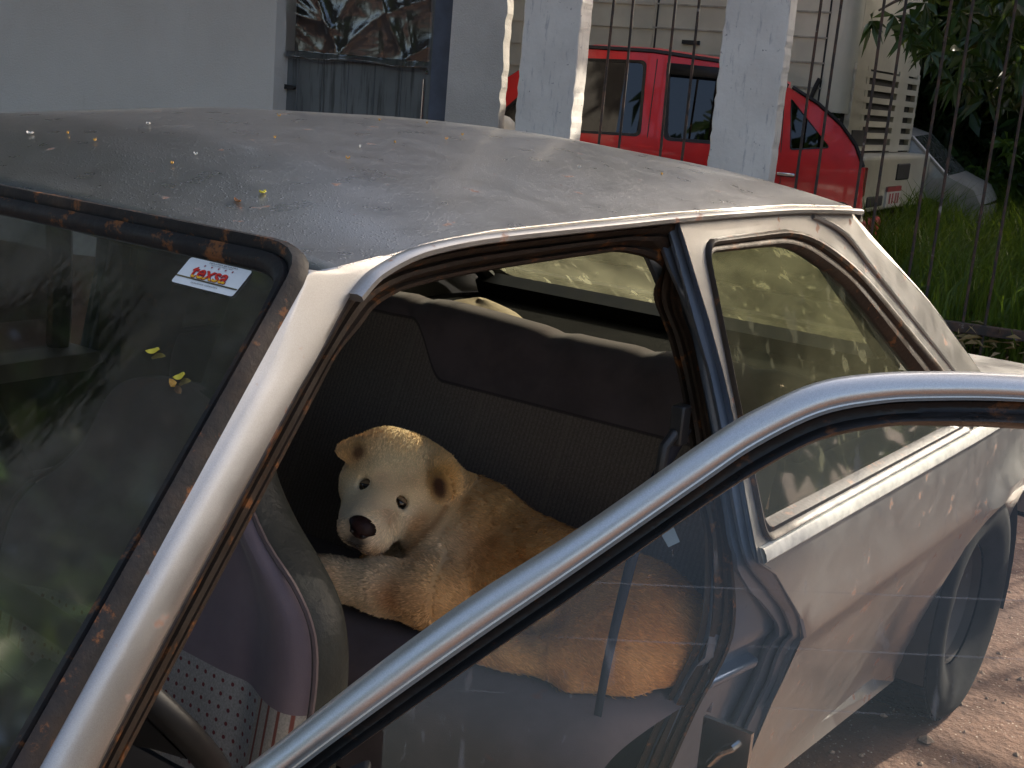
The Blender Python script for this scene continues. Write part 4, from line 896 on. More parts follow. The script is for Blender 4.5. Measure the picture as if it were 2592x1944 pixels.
def crown_leaves(c, r, n_cl, per, L, W, fill=.55, droop=.5, zmin=None):
    """leaf whorls spread through an ellipsoid, in clumps with gaps"""
    hubs = []
    nb = max(6, n_cl//14); cl = norm(rng.normal(size=(nb,3)))*rng.uniform(.45, 1., (nb,1)); out = []
    for k in range(n_cl):
        q = cl[rng.integers(nb)] + rng.normal(size=3)*.17*rng.uniform(.5,1.4); out.append(q)
    H = np.array(out)*np.array(r) + np.array(c)
    if zmin is not None: H[:, 2] = np.maximum(H[:, 2], zmin + rng.uniform(0,.2,len(H)))
    P = np.repeat(H, per, 0) + rng.normal(size=(n_cl*per, 3))*L*.12; D = rng.normal(size=(n_cl*per, 3)); D[:, 2] -= droop
    n = len(P); return leaf_arrays(P, D, L*rng.uniform(.6, 1.25, n), W*rng.uniform(.7, 1.3, n)), H
def tree(name, label, base, top, crown, r, n_cl, per, L, W, mat, tr=.14, cat='tree', group=None, zmin=None, limbs=6):
    root = thing(name, label, cat, base, group); b = Vector(base); t_ = Vector(top)
    mid = b.lerp(t_, .5) + Vector((random.uniform(-.15,.15), random.uniform(-.15,.15), 0))
    g = MB().tube(smooth_path([b-Vector((0,0,.1)), b.lerp(mid,.5), mid, t_], 4), [tr*1.25-.75*tr*k/12 for k in range(13)], 9); 
    (v, f), H = crown_leaves(crown, r, n_cl, per, L, W, zmin=zmin)
    for k in range(limbs):
        e = Vector(H[rng.integers(len(H))]); m_ = t_.lerp(e, .5) + Vector((0,0,.25)); g.tube(smooth_path([t_.lerp(b,.12), m_, e], 4), [tr*.42-.36*tr*j/8 for j in range(9)], 6)
    g.build('trunk', M['bark'], root); fast_mesh('crown', v, f, M[mat], root); return root
# the dark tree whose leaves hang before the truck
tree('mango_tree', 'dark leafy tree hanging over the truck front at top right', FP(1.3,2.6,.3), FP(1.0,2.5,2.1), FP(.95,2.7,2.75), (1.9,1.9,1.2), 1500, 9, .17, .047, 'mango_leaf', zmin=1.55, limbs=8)
# drooping sprays at the crown edge in front of the cream truck
sp = thing('leaf_spray', 'drooping dark green leaf sprays before the cream truck side', 'branch', FP(-.4,1.6,2.3))
g = MB().tube(smooth_path([FP(.3,1.9,2.5), FP(-.3,1.6,2.35), FP(-.75,1.45,2.2), FP(-.95,1.4,2.08)], 4), [.022-.016*k/12 for k in range(13)], 6); g.build('twig', M['bark'], sp)
hub = np.array([FP(-.98,1.4,2.02), FP(-.86,1.45,2.06), FP(-.75,1.42,1.96), FP(-.62,1.5,2.02), FP(-.62,1.45,1.86), FP(-.56,1.5,1.80), FP(-.48,1.5,1.92), FP(-.40,1.5,1.80), FP(-.35,1.55,2.0), FP(-.28,1.5,1.9), FP(-.5,1.55,2.12), FP(-.7,1.5,2.15), FP(-.22,1.5,2.1), FP(-.15,1.55,1.95), FP(-.45,1.5,1.72)])
Pp = np.repeat(hub, 11, 0); D = rng.normal(size=(len(Pp),3)); D[:, 2] -= .9; v, f = leaf_arrays(Pp, D, rng.uniform(.11,.19,len(Pp)), rng.uniform(.03,.045,len(Pp)), fold=.15); fast_mesh('crown', v, f, M['mango_leaf'], sp)
# shrubs filling the back of the lot
for k, (s_, w_, z, rx, rz, nm) in enumerate(((.35,6.2,.8,.8,.6,'leafy green shrub behind the grass just right of the pale sedan'), (1.5,5.4,.8,.9,.7,'broad sunlit shrub at the right end of the grass'), (3.4,7.0,1.6,1.6,1.6,'big shrub far right beyond the grass'), (.1,8.4,1.7,1.5,1.4,'dark shrub behind the pale sedan'), (1.8,8.2,1.7,1.8,1.4,'tall dark thicket at the back of the lot'), (4.2,9.0,1.7,2.0,1.4,'tallest dark thicket at the right of the lot'), (-3.0,8.4,2.2,2.6,2.0,'hedge mass behind the truck body'), (-5.6,4.6,1.4,1.1,1.1,'dark hedge seen in the slot left of the first white post'))):
    big = k > 2
    tree('shrub', nm, FP(s_, w_, .3), FP(s_, w_, z*.7), FP(s_, w_, z+.2), (rx, rx, rz), 620 if big else 260, 9, .26 if big else .15, .10 if big else .05, 'mango_leaf' if big else 'shrub_leaf', tr=.05, cat='shrub', group='shrubs behind the fence', zmin=.35, limbs=4)
# long hedge closing the back of the lot
hg = thing('hedge', 'long dark hedge closing the back of the lot behind the grass', 'hedge', FP(1.5,8.6,.3))
n = 15000; s_ = rng.uniform(-2.6,6.5,n); w_ = rng.uniform(7.7,9.0,n); z_ = .35 + 2.2*rng.uniform(0,1,n)**.8*(.8+.2*np.sin(s_*2.1)); P = np.c_[FO[0]+FD[0]*s_+FW_[0]*w_, FO[1]+FD[1]*s_+FW_[1]*w_, z_]
v, f = leaf_arrays(P, rng.normal(size=(n,3))-np.array([0,0,.4]), rng.uniform(.14,.28,n), rng.uniform(.06,.11,n)); fast_mesh('crown', v, f, M['mango_leaf'], hg)
g = MB()
for k in range(14): p = Vector(FP(-2.4+.65*k, 8.3, .25)); g.tube([p, p+Vector((.05,.03,.7)), p+Vector((.0,.08,1.5))], [.035,.028,.015], 6)
g.build('stems', M['bark'], hg)['kind'] = 'stuff'
# trees around the yard: they shade the front of the car and show in glass and paint
YT = ((4.6,-1.5,6.2,2.1,.34,'shade tree by the street whose high crown shades the front of the silver car'), (0.5,8.8,7.6,4.3,.6,'broad dark tree beyond the yard wall on the left'), (-4.2,8.4,7.8,4.3,.6,'broad dark tree beyond the far left end of the yard wall'), (5.0,11.0,7.2,4.2,.6,'tall tree behind the metal door and pier'), (10.6,7.2,6.2,3.6,.6,'tall tree behind the truck body'), (12.8,5.2,5.2,3.2,.6,'tall dark tree behind the pale sedan'), (11.0,-4.6,2.7,2.3,.5,'round tree beyond the right end of the grass'), (8.2,-8.4,2.8,2.5,.5,'round tree across the yard to the right'), (14.5,1.4,4.7,1.8,.5,'added tall tree behind the hedge on the right, shading the truck front'), (3.5,-11.5,3.0,2.6,.5,'round tree on the street side of the yard'), (-11.5,-4.0,5.0,3.2,.6,'tree at the yard edge behind the viewer'), (-10.5,5.0,5.2,3.4,.6,'tree at the yard edge left of the viewer'))  # the tree behind the hedge is added to shade the truck front
for (x, y, cz, r, L, lb) in YT:
    bx, by = (x+1.0, y-1.6) if y == -1.5 else (x, y)
    tree('tree', lb, (bx, by, .1), (bx+(x-bx)*.6, by+(y-by)*.6, cz-r*.75), (x, y, cz), (r, r, r*.9), 1000, 9, L*.85, L*.40, 'mango_leaf', tr=.18, group='trees around the yard')
# ------------------------------------------------------------------ the dog on the back seat
V3 = lambda *a: np.array(a, float)
SK = V3(.018,.692,.797); NO = V3(-.150,.640,.757)
hf = norm(NO-SK); hr_ = V3(.30,-.60,-.20); hr_ = norm(hr_ - hf*hr_.dot(hf)); hu = np.cross(hr_, hf); hu = hu if hu[2] > 0 else -hu
def HP(f_, r_, u_): return SK + hf*f_ + hr_*r_ + hu*u_
PR = []
def rc_(a, b, ra, rb, k=.03): PR.append(('rc', np.array(a, float), np.array(b, float), ra, rb, k))
def el_(c, r, ax, k=.02): PR.append(('el', np.array(c, float), np.array(r, float), np.array(ax, float), k))
HA = np.stack([hf, hr_, hu])
# trunk: shoulder to rump along the seat, back against the cushion
rc_((.072,.580,.682), (.064,.400,.650), .100, .106, .0); rc_((.060,.400,.650), (.078,.250,.640), .108, .102, .05)
rc_((.078,.250,.640), (.080,.190,.635), .100, .092, .05)
rc_((.015,.560,.660), (.035,.470,.650), .086, .086, .04)                     # chest
rc_((.048,.662,.752), (.065,.585,.706), .068, .100, .045)                    # neck
rc_((.085,.620,.735), (.085,.480,.690), .058, .064, .05)                     # scruff / withers
# near foreleg: shoulder blade, elbow, forearm, paw
rc_((.000,.545,.660), (-.075,.535,.650), .062, .058, .012); rc_((-.075,.535,.648), (-.100,.620,.642), .056, .045, .02); rc_((-.100,.620,.642), (-.122,.720,.632), .045, .034, .02); rc_((-.122,.720,.632), (-.128,.800,.620), .034, .036, .02)
for d in (-.018,-.006,.006,.018): rc_((-.128+d,.800,.618), (-.132+d*1.2,.840-abs(d)*.5,.605), .015, .012, .008)
# far foreleg tucked beneath the chest
rc_((.05,.62,.64), (.03,.74,.615), .05, .036, .03)
# haunch, hind leg and paw
rc_((.060,.215,.655), (.000,.225,.640), .092, .078, .04); rc_((-.005,.225,.642), (-.060,.270,.616), .066, .042, .03); rc_((-.060,.270,.612), (-.095,.355,.606), .036, .028, .02)
rc_((-.095,.355,.606), (-.108,.392,.602), .029, .026, .015)
rc_((.10,.210,.63), (-.02,.185,.60), .06, .035, .03); rc_((-.02,.185,.60), (-.085,.24,.594), .03, .022, .02)
nb = len(PR)
# head
el_(SK, (.086,.096,.070), HA, .03); rc_(HP(.035,-.050,-.028), HP(.035,-.050,-.032), .048, .046, .025); rc_(HP(.030,.060,-.030), HP(.03,.060,-.038), .052, .051, .025)
rc_(HP(.062,0,-.018), HP(.130,0,-.028), .052, .042, .025); rc_(HP(.095,-.020,-.042), HP(.136,-.019,-.043), .031, .028, .012); rc_(HP(.095,.020,-.042), HP(.136,.019,-.043), .031, .028, .012)
rc_(HP(.04,0,-.062), HP(.118,0,-.066), .032, .020, .012); rc_(HP(.0,.055,-.045), HP(-.02,.056,-.055), .046, .044, .03)
rc_(HP(.064,-.032,.030), HP(.060,-.046,.022), .015, .013, .018); rc_(HP(.064,.032,.030), HP(.060,.046,.022), .015, .013, .018)
def ear(c, r, fx, rx):
    a = norm(np.array(fx, float)); b = np.array(rx, float); b = norm(b-a*b.dot(a)); el_(c, r, np.stack([a, b, np.cross(a, b)]), .012)
ear(HP(.030,-.082,.030), (.044,.027,.0100), hr_*-1+hf*.30-hu*.35, hf*.9+hr_*.2-hu*.4)          # image-left ear, held out sideways
rc_(HP(.0,-.044,.022), HP(.0,.046,.026), .046, .047, .03); rc_(HP(.055,-.044,-.026), HP(.105,-.028,-.040), .036, .031, .02)
rc_(HP(.005,-.048,.046), HP(.020,-.066,.042), .022, .016, .012)
ear(HP(.030,.080,.064), (.036,.028,.0105), hr_*.85-hu*.45+hf*.25, hf*.8-hu*.35)                # image-right ear, folded
ear(HP(.060,.086,.060), (.029,.027,.0095), hu*-1+hf*.05+hr_*.2, hf*.35+hr_*.9)
rc_(HP(.006,.056,.060), HP(.022,.076,.062), .024, .018, .012)
def sdf(P, only=None):
    D = np.full(len(P), 9.)
    for q in (PR if only is None else only):
        if q[0] == 'rc':
            _, a, b, ra, rb, k = q; ba = b-a; t = np.clip(((P-a) @ ba)/max(ba @ ba, 1e-9), 0, 1); d = np.linalg.norm(P-a-t[:, None]*ba, axis=1) - (ra+(rb-ra)*t)
        else:
            _, c, r, ax, k = q; d = (P-c) @ ax.T; l0 = np.linalg.norm(d/r, axis=1); l1 = np.linalg.norm(d/(r*r), axis=1); d = l0*(l0-1)/np.maximum(l1, 1e-6)
        if k > 0: h = np.clip(.5+.5*(D-d)/k, 0, 1); D = D*(1-h)+d*h - k*h*(1-h)
        else: D = np.minimum(D, d)
    # eye sockets
    return D
EYL = HP(.0790,-.0350,.004); EYR = HP(.0800,.0270,.006)
def full(P):
    D = sdf(P)
    for e in (EYL, EYR):
        d = np.linalg.norm(P-e, axis=1) - .0145; k = .012; h = np.clip(.5-.5*(D+d)/k, 0, 1); D = D*(1-h) - d*h + k*h*(1-h)
    for e, r_ in ((HP(.080,.080,.068), .0125), (HP(.080,.086,.056), .011)):
        d = np.linalg.norm(P-e, axis=1) - r_; k = .008; h = np.clip(.5-.5*(D+d)/k, 0, 1); D = D*(1-h) - d*h + k*h*(1-h)
    return D
def nets(lo, hi, h):
    n = np.ceil((hi-lo)/h).astype(int)+1; X = [lo[i]+h*np.arange(n[i]) for i in range(3)]
    G = np.empty(n)
    for i in range(n[0]):
        yy, zz = np.meshgrid(X[1], X[2], indexing='ij'); G[i] = full(np.c_[np.full(yy.size, X[0][i]), yy.ravel(), zz.ravel()]).reshape(n[1], n[2])
    s_ = G < 0; c = np.zeros(np.array(n)-1, int); acc = np.zeros((*(np.array(n)-1), 3)); cnt = np.zeros(np.array(n)-1)
    cor = [(i, j, k) for i in (0,1) for j in (0,1) for k in (0,1)]
    sl = lambda o: G[o[0]:n[0]-1+o[0], o[1]:n[1]-1+o[1], o[2]:n[2]-1+o[2]]
    for a in cor:
        for ax in range(3):
            if a[ax] == 0:
                b = list(a); b[ax] = 1; ga = sl(a); gb = sl(tuple(b)); m_ = (ga < 0) != (gb < 0)
                t = np.where(m_, ga/np.where(m_, ga-gb, 1), 0)
                for q in range(3): acc[..., q] += np.where(m_, a[q] + (t if q == ax else 0), 0)
                cnt += m_
    act = cnt > 0; idx = -np.ones(act.shape, int); idx[act] = np.arange(act.sum()); I = np.argwhere(act)
    V = lo + h*(I + acc[act]/cnt[act][:, None]); F = []
    for ax in range(3):
        b = [slice(None)]*3; a = [slice(None)]*3; a[ax] = slice(0, n[ax]-1); b[ax] = slice(1, n[ax])
        ch = s_[tuple(a)] != s_[tuple(b)]; E_ = np.argwhere(ch); u, v = [(1,2),(2,0),(0,1)][ax]
        ok = (E_[:, u] > 0) & (E_[:, v] > 0) & (E_[:, u] < n[u]-1) & (E_[:, v] < n[v]-1); E_ = E_[ok]
        def g_(du, dv): q = E_.copy(); q[:, u] += du; q[:, v] += dv; return idx[q[:, 0], q[:, 1], q[:, 2]]
        quad = np.c_[g_(-1,-1), g_(0,-1), g_(0,0), g_(-1,0)]; fl = s_[tuple(a)][tuple(E_.T)]; quad[~fl] = quad[~fl][:, ::-1]; F.append(quad)
    return V, np.concatenate(F)
dv, df_ = nets(V3(-.20,.02,.54), V3(.22,.90,.93), .0052)
# settle on the seat: nothing below the cushion top
zc = .586 + 0*dv[:, 0]; dv[:, 2] = np.where(dv[:, 2] < zc, zc - (zc-dv[:, 2])*.12, dv[:, 2])
def vnoise(P, sc, seed):
    r_ = np.random.default_rng(seed); o_ = 0
    for k in range(5): d = norm(r_.normal(size=3)); d2 = norm(r_.normal(size=3)); o_ = o_ + np.sin(P @ d*sc*(.7+.5*k) + r_.uniform(0, 6))*np.cos(P @ d2*sc*(.6+.45*k) + r_.uniform(0, 6))/(1+.35*k)
    return o_/2.2
def gs(P, c, r): return np.exp(-((P-c)**2).sum(1)/(r*r))
def lerp(a, b, t): return a*(1-t[:, None]) + b*t[:, None]
def coat(P):
    L = (P-SK) @ HA.T; head = 1/(1+np.exp((np.linalg.norm(L*np.where(L[:, :1] > 0, V3(.60,1,1), V3(.9,1,1)), axis=1)-.104+.014*vnoise(P, 60, 2))/.012))
    tan = np.tile(V3(.62,.26,.070), (len(P),1)); c = lerp(tan, V3(.78,.42,.145), np.clip(.40+.65*vnoise(P, 26, 3), 0, 1)); c = lerp(c, V3(.40,.17,.05), np.clip(vnoise(P, 19, 8)+.05*vnoise(P, 90, 9)-.15, 0, 1)*.8)
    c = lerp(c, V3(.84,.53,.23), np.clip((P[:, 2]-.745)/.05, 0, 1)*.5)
    leg = np.clip(gs(P, V3(-.10,.66,.65), .13)*1.3, 0, 1); c = lerp(c, V3(.90,.68,.44), leg*.85); c = lerp(c, V3(.36,.13,.035), gs(P, V3(-.130,.575,.645), .036)*.85); c = lerp(c, V3(.48,.21,.07), gs(P, V3(-.145,.70,.638), .024)*.7); c = lerp(c, V3(.55,.26,.09), gs(P, V3(-.11,.53,.635), .04)*.6)
    c = lerp(c, V3(.90,.68,.44), gs(P, V3(-.050,.545,.735), .045)*.6)
    hc = np.tile(V3(.92,.70,.41), (len(P),1))
    hc = lerp(hc, V3(.74,.48,.26), np.clip(.15+.5*vnoise(P, 40, 5), 0, 1)*.45)
    hc = lerp(hc, V3(.70,.36,.12), np.clip((.02-L[:, 0])/.05, 0, 1)*.6*(L[:, 1] > -.02))
    hc = lerp(hc, V3(.95,.84,.68), np.clip(gs(P, HP(.15,0,-.045), .05)*1.2, 0, 1)*.9)
    hc = lerp(hc, V3(.97,.86,.64), np.clip(gs(P, HP(.075,.052,-.010), .030)+gs(P, HP(.085,-.045,-.018), .020), 0, 1)*.85)
    hc = lerp(hc, V3(.46,.21,.07), np.clip(gs(P, HP(.070,.084,-.022), .036)*1.3, 0, 1))
    hc = lerp(hc, V3(.62,.40,.25), gs(P, HP(.122,.028,.002), .020)*.85); hc = lerp(hc, V3(.64,.40,.22), gs(P, HP(.066,.034,.046), .020)*.6); hc = lerp(hc, V3(.60,.40,.26), gs(P, HP(.080,-.016,.034), .012)*.7); hc = lerp(hc, V3(.60,.40,.26), gs(P, HP(.088,.018,.022), .010)*.5)
    hc = lerp(hc, V3(.70,.46,.27), np.clip(gs(P, HP(.085,.004,.026), .026)*1.1, 0, 1)*.55); hc = lerp(hc, V3(.72,.50,.32), gs(P, HP(.125,0,.012), .020)*.6)
    c = lerp(c, hc, head); hdis = np.linalg.norm(L*np.where(L[:, :1] > 0, V3(.60,1,1), V3(.9,1,1)), axis=1); c = lerp(c, V3(.34,.15,.05), np.exp(-((hdis-.114)/.007)**2)*.65*(L[:, 1] > .0)*(L[:, 2] < .03))  # dark ring paints in the crease shade between head and neck
    c = lerp(c, V3(.72,.36,.12), np.clip(gs(P, HP(.048,-.086,.032), .034)*1.2, 0, 1)*.75); c = lerp(c, V3(.70,.33,.08), np.clip(gs(P, HP(.050,.080,.074), .034)*1.3, 0, 1)*.85)
    c = lerp(c, V3(.10,.035,.014), np.clip(gs(P, HP(.046,-.076,.034), .014)*1.4, 0, 1)*.85); c = lerp(c, V3(.06,.02,.01), np.clip(gs(P, HP(.068,.080,.066), .014)*1.6, 0, 1)*.95); c = lerp(c, V3(.09,.03,.012), np.clip(gs(P, HP(.068,.086,.054), .012)*1.4, 0, 1)*.9)  # ear hollows painted dark to stand for the shade inside them
    for e, a in ((EYL, .0135), (EYR, .0135)): c = lerp(c, V3(.03,.018,.012), np.clip(gs(P, e, a)*2.2-.45, 0, 1))
    c = lerp(c, V3(.02,.014,.012), np.clip(gs(P, HP(.172,0,-.044), .020)*1.8-.2, 0, 1)*.95)
    ml_ = np.abs(L[:, 2]+.056-.9*(L[:, 0]-.165)**2); mouth = np.exp(-(ml_/.0042)**2)*(L[:, 0] > .07)*(L[:, 0] < .175)*(np.abs(L[:, 1]) < .046)*(L[:, 2] > -.075); c = lerp(c, V3(.05,.03,.028), mouth*.85)
    return np.clip(c, 0, 1)
t = NT('dog_coat'); t.P(Base_Color=t.attr('col'), Roughness=.85, Specular_IOR_Level=.2, Sheen_Weight=.25); M['dog_coat'] = t.m
t = NT('dog_fur'); t.P(Base_Color=t.attr('col'), Roughness=.6, Specular_IOR_Level=.25); M['dog_fur'] = t.m
dog = thing('dog', 'cream and tan dog lying on the back seat looking out of the open door', 'dog', (.05,.45,.585))
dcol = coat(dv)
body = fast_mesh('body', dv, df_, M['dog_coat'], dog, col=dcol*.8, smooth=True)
# short coat: bent hairs rooted on the body
A = dv[df_[:, 0]]; B = dv[df_[:, 1]]; Cc = dv[df_[:, 2]]; Dd = dv[df_[:, 3]]
nr = np.cross(Cc-A, Dd-B); ar = np.linalg.norm(nr, axis=1)/2; nr = norm(nr)
ctr = (A+B+Cc+Dd)/4; wgt = ar*np.where(np.linalg.norm(ctr-SK, axis=1) < .13, 1.9, 1.)*(ctr[:, 2] > .592); NH = 110000
pick = rng.choice(len(df_), NH, p=wgt/wgt.sum()); u = rng.uniform(0,1,NH)[:, None]; v_ = rng.uniform(0,1,NH)[:, None]
R0 = (A[pick]*(1-u)+B[pick]*u)*(1-v_) + (Dd[pick]*(1-u)+Cc[pick]*u)*v_; Nn = nr[pick]
Lh = (R0-SK) @ HA.T; hd = np.linalg.norm(Lh*np.where(Lh[:, :1] > 0, V3(.60,1,1), V3(1,1,1)), axis=1); onhead = hd < .132
face = np.clip((Lh[:, 0]-.02)/.06, 0, 1)*onhead
keep = np.ones(NH, bool)
for e in (EYL, EYR): keep &= np.linalg.norm(R0-e, axis=1) > .0150
keep &= np.linalg.norm(R0-HP(.168,0,-.016), axis=1) > .027
flow = np.where(onhead[:, None], -hf+.0*hu, V3(.25,-1.,-.35)); flow = flow - Nn*(flow*Nn).sum(1)[:, None]; flow = norm(flow)
leg = gs(R0, V3(-.10,.63,.64), .14) > .4; flow[leg] = norm(V3(-.1,.9,-.35) - Nn[leg]*(Nn[leg] @ V3(-.1,.9,-.35))[:, None])
ln = np.where(onhead, .0065-.0042*face-.0008*(Lh[:,0]>.10), .0105)*rng.uniform(.6,1.3,NH); ln = ln*(1+.35*np.clip(vnoise(R0, 70, 41), -1, 1)*(~onhead)); ln = np.where(leg, .009*rng.uniform(.6,1.2,NH), ln)
cv = np.stack([vnoise(R0, 130, 31), vnoise(R0, 140, 32), vnoise(R0, 135, 33)], 1); jit = rng.normal(size=(NH,3))*(.20-.08*face)[:, None] + cv*(.38-.30*onhead)[:, None]; dr = norm(flow*1.0 + Nn*(.25-.13*face)[:, None] + jit); wd_ = rng.uniform(.0005,.0010,NH)[:, None]
sd2 = norm(np.cross(dr, Nn + rng.normal(size=(NH,3))*.3))*wd_; mid = R0 + dr*(ln*.55)[:, None] + Nn*(ln*.10)[:, None]; tip = R0 + norm(dr+flow*.35)*ln[:, None]
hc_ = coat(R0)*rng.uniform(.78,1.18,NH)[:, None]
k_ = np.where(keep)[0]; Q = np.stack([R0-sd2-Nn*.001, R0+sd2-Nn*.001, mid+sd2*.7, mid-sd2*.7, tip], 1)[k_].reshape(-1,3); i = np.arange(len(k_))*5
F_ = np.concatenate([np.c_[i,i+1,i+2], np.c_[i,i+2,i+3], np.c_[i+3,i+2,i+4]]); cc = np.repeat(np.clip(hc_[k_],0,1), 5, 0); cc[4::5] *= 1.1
fur = fast_mesh('fur', Q, F_, M['dog_fur'], dog, col=np.clip(cc,0,1)); fur['kind'] = 'stuff'
# eyes, nose, lids
def ball(c, r, ax, n=18):
    rows = []
    for a in np.linspace(0, PI, n//2+1): rows.append([Vector(c + ax[0]*r[0]*math.cos(a) + ax[1]*r[1]*math.sin(a)*math.cos(b) + ax[2]*r[2]*math.sin(a)*math.sin(b)) for b in np.linspace(0, 2*PI, n+1)[:-1]])
    return MB().grid(rows, closed=True)
t = NT('dog_eye'); t.P(Base_Color=(.018,.009,.005,1), Roughness=.04, Specular_IOR_Level=.5); M['dog_eye'] = t.m
simple('dog_nose', (.022,.009,.008), .55, spec=.2, var=.45, scale=60, bumpd=.0012, bscale=240)
ball(EYL - hf*.002, (.0118,.0126,.0112), HA).build('eye', M['dog_eye'], dog); ball(EYR - hf*.0015, (.0110,.0146,.0100), HA).build('eye', M['dog_eye'], dog)
simple('dog_lid', (.26,.165,.09), .85, spec=.1); simple('lid_rim', (.012,.007,.006), .5)  # lid brown is darkened so it reads as skin in shade
def lid(c, r, hi, tilt, up):
    # curved lid over the eyeball: rows from the socket edge down (or up) to the lid margin
    rows = []; edge = []
    for k in range(8):
        el = (PI/2) + (hi-PI/2)*k/7; row = []
        for q in np.linspace(-1.25, 1.25, 15):
            sg = 1 if up else -1; x_ = math.cos(el)*math.cos(q); y_ = math.sin(q)*math.cos(el)*.0 + math.sin(q); z_ = math.sin(el)*math.cos(q)
            row.append(Vector(c + hf*r[0]*max(.0, x_) + hr_*r[1]*y_ + hu*r[2]*(sg*z_) + hr_*0 + hu*tilt*y_*r[1]))
        rows.append(row); edge = row
    o = MB().grid(rows).build('eyelid', M['dog_lid'], dog); solid(o, .0012, 0)
    MB().tube([p + Vector(hf)*.0004 for p in edge], [.0005]+[.0011]*13+[.0005], 6).build('lid_rim', M['lid_rim'], o)
lid(EYL - hf*.002, (.0130,.0145,.0128), .80, .25, True); lid(EYL - hf*.002, (.0128,.0143,.0124), .85, .1, False)
lid(EYR - hf*.0015, (.0118,.0150,.0118), .85, -.05, True); lid(EYR - hf*.0015, (.0118,.0150,.0118), .90, -.05, False)
rows = [[HP(.160+.021*math.cos(a)*.9, .0265*math.sin(b)*math.sin(a)*(1 if math.cos(b) > 0 else .78), -.016+.0210*math.cos(b)*math.sin(a)) for b in np.linspace(0, 2*PI, 21)[:-1]] for a in np.linspace(0, PI, 11)]
MB().grid(rows, closed=True).build('nose', M['dog_nose'], dog)
simple('dog_nostril', (.008,.004,.004), .5)
for s_ in (-1, 1): ball(HP(.1755, s_*.0105, -.0195), (.004,.0045,.0035), HA, 10).build('nostril', M['dog_nostril'], dog)

# ------------------------------------------------------------------ small things
# sticker on the windshield
def wst(u, v, h=.0042): return Vector(ws(.2815-u, 1.2755+v/1.479, h))     # u to the right, v up the glass, metres
simple('sticker_white', (.72,.72,.69), .5, var=.06); simple('print_red', (.62,.03,.015), .5); simple('print_gold', (.75,.36,.02), .5); simple('print_black', (.025,.022,.02), .5); simple('print_maroon', (.28,.01,.03), .5); simple('print_olive', (.14,.11,.05), .5)
def flat(pts, h): m_ = MB(); m_.add([wst(*p, h) for p in pts], [tuple(range(len(pts)))]); return m_
stk = flat(round_poly([(0,0),(.0885,-.0008),(.0885,.0328),(0,.0335)], .0035), .0036).build('sticker', M['sticker_white'], wsh, smooth=False)
stk['label'] = 'white windshield sticker with red lettering texsa'
def printed(name, pts, mat, h): return flat(pts, h).build(name, M[mat], stk, smooth=False)
def text(txt, u, v, size, width, mat, h, bold=0.):
    c = bpy.data.curves.new('print', 'FONT'); c.body = txt; c.size = 1.0; c.offset = bold; c.resolution_u = 3
    o = bpy.data.objects.new('print', c); COL.objects.link(o); dg = bpy.context.evaluated_depsgraph_get(); me = bpy.data.meshes.new_from_object(o.evaluated_get(dg))
    bpy.data.objects.remove(o); xs = [p.co.x for p in me.vertices]; ys_ = [p.co.y for p in me.vertices]; x0, x1, y0, y1 = min(xs), max(xs), min(ys_), max(ys_)
    vv = [wst(u + (p.co.x-x0)/(x1-x0)*width, v + (p.co.y-y0)/(y1-y0)*size, h) for p in me.vertices]; ff = [tuple(p.vertices) for p in me.polygons]
    return vv, ff, [(p.co.y-y0)/(y1-y0) for p in me.vertices]
vv, ff, hh = text('texsa', .0165, .0095, .0145, .0520, 'print_red', .0042, bold=.030)
O('wordmark_edge', vv, ff, M['print_maroon'], stk, smooth=False)
vv, ff, hh = text('texsa', .0170, .0100, .0138, .0508, 'print_red', .0046, bold=.010)
def gradmat():
    t = NT('print_gradient'); z = t.xyz()[2]; a = t.math('ABSOLUTE', t.math('SUBTRACT', z, 1.2755+.0150/1.479)); t.P(Base_Color=t.mix(t.ramp(a, .0026, .0012), (.62,.03,.015), (.80,.42,.02)), Roughness=.5); M['print_grad'] = t.m
gradmat(); O('wordmark', vv, ff, M['print_grad'], stk, smooth=False)
printed('stripe', [(.0005,.0082),(.0880,.0068),(.0880,.0085),(.0005,.0100)], 'print_olive', .0040); printed('stripe', [(.025,.0078),(.0875,.0067),(.0875,.0074),(.025,.0086)], 'print_black', .0043)
for k in range(5):
    cx_, cy_ = .0275+.0098*k, .0262; printed('star', [(cx_+(.0016 if q % 2 == 0 else .0007)*math.sin(q*PI/5), cy_+(.0016 if q % 2 == 0 else .0007)*math.cos(q*PI/5)) for q in range(10)], 'print_maroon', .0042)
for txt, u, v, sz, wd in (('INDUSTRIA BRASILEIRA', .030, .0302, .0017, .040), ('Fone (44) 3621.1400', .034, .0279, .0014, .030), ('QUALIDADE GARANTIDA', .026, .0030, .0020, .038)):
    vv, ff, hh = text(txt, u, v, sz, wd, 'print_black', .0042); O('small_print', vv, ff, M['print_black'], stk, smooth=False)

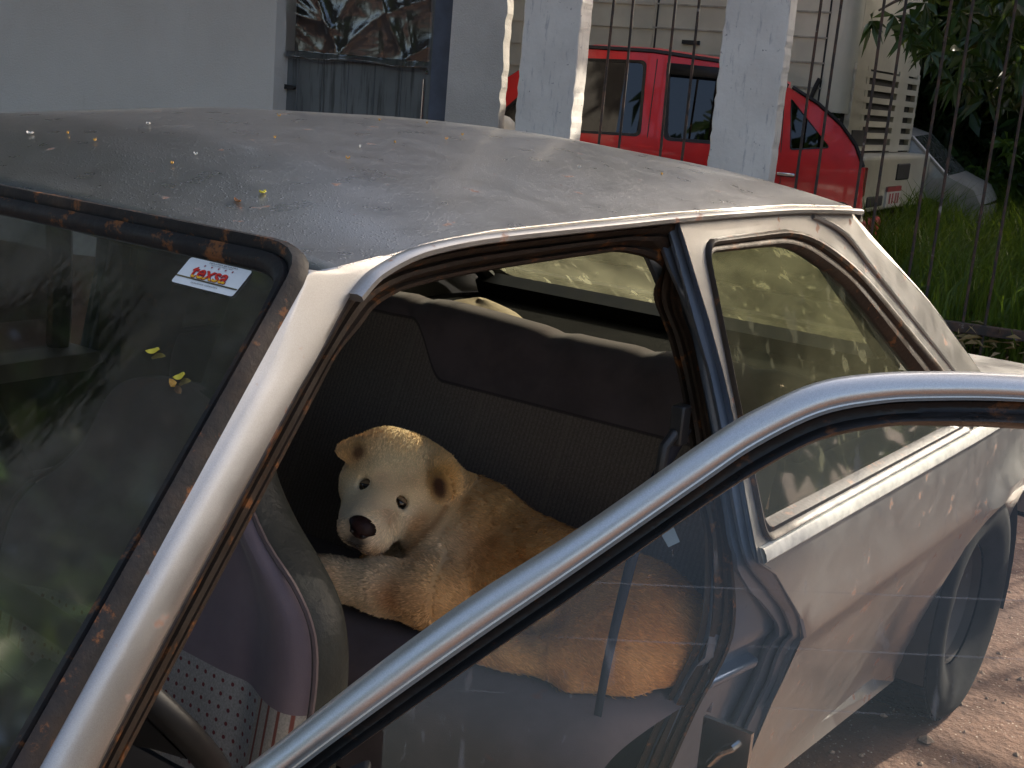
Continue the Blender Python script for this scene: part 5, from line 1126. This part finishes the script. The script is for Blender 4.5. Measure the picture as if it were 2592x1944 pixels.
# petals and scraps fallen on the roof and windshield
simple('petal_yellow', (.70,.56,.05), .6); simple('petal_orange', (.66,.34,.06), .6); simple('petal_pale', (.72,.66,.55), .6); simple('petal_brown', (.30,.12,.04), .7)
def petal(p, n, ang, L, W, mat, label, group):
    n = Vector(n).normalized(); a = Vector((math.cos(ang), math.sin(ang), 0)); a = (a - n*a.dot(n)).normalized(); b = n.cross(a); c = Vector(p) + n*.001
    r1, r2 = [], []
    for t in np.linspace(-1, 1, 7):
        w_ = W*math.sqrt(max(0, 1-t*t))*(.9-.1*t); h = n*(.0015+.003*t*t)
        r1.append([c + a*t*L - b*w_ + h, c + a*t*L + h*.4, c + a*t*L + b*w_ + h])
    o = MB().grid(r1).build('petal', M[mat], None); solid(o, .0006, 0); tag(o, label, 'petal', group)
RP = [((-.66,.367),'petal_yellow',.006,.0032,'yellow petal on the wet roof near the windshield corner'), ((-.627,.852),'petal_pale',.006,.0045,'largest pale petal at the far left of the wet roof'), ((-.495,.771),'petal_pale',.005,.003,'pale petal high on the left half of the roof'), ((-.698,.366),'petal_brown',.011,.0028,'dark red-brown leaf scrap on the roof above the windshield seal')]
for (x, y), m_, L, W, lb in RP: petal((x, y, roof_z(x, y)), (0,0,1), random.uniform(0,3), L, W, m_, lb, 'petals fallen on the car')
for x, y in ((-.644,.541),(-.437,.581),(-.456,.429),(-.177,.494),(-.29,.495),(-.098,.526),(-.614,.73),(-.594,.557),(-.091,.314),(.092,.279),(-.374,.484),(-.601,.805),(-.235,.782),(-.107,.688),(.001,.679)):
    petal((x, y, roof_z(x, y)), (0,0,1), random.uniform(0,3), random.uniform(.0016,.0028), random.uniform(.001,.0017), random.choice(('petal_orange','petal_pale','petal_orange')), 'tiny petal fleck lying on the wet silver roof', 'tiny petal flecks on the roof')
wn_ = (-.676,0,.737)
petal(ws(.231,1.221,.003), wn_, 2.2, .007, .0035, 'petal_yellow', 'single yellow petal stuck on the dusty windshield', 'petals fallen on the car')
petal(ws(.178,1.209,.003), wn_, 2.5, .0055, .004, 'petal_yellow', 'upper yellow petal of the touching pair on the windshield', 'petals fallen on the car')
petal(ws(.179,1.203,.003), wn_, 1.0, .0055, .0035, 'petal_orange', 'lower orange petal of the touching pair on the windshield', 'petals fallen on the car')

# folded beige cloth on the parcel shelf
simple('beige_cloth', (.24,.19,.12), .95, bumpd=.003, bscale=60)
rows = []
for a in np.linspace(0, PI/2, 9):
    rows.append([(.60+.12*math.cos(a)*math.cos(b)**1, .99+.125*math.cos(a)*math.sin(b), .93+.085*math.sin(a)**.8*(1+.05*math.sin(3*b))) for b in np.linspace(0, 2*PI, 29)[:-1]])
o = MB().grid(rows, closed=True).build('folded_cloth', M['beige_cloth']); tag(o, 'folded beige cloth on the shelf behind the back seat', 'cloth')
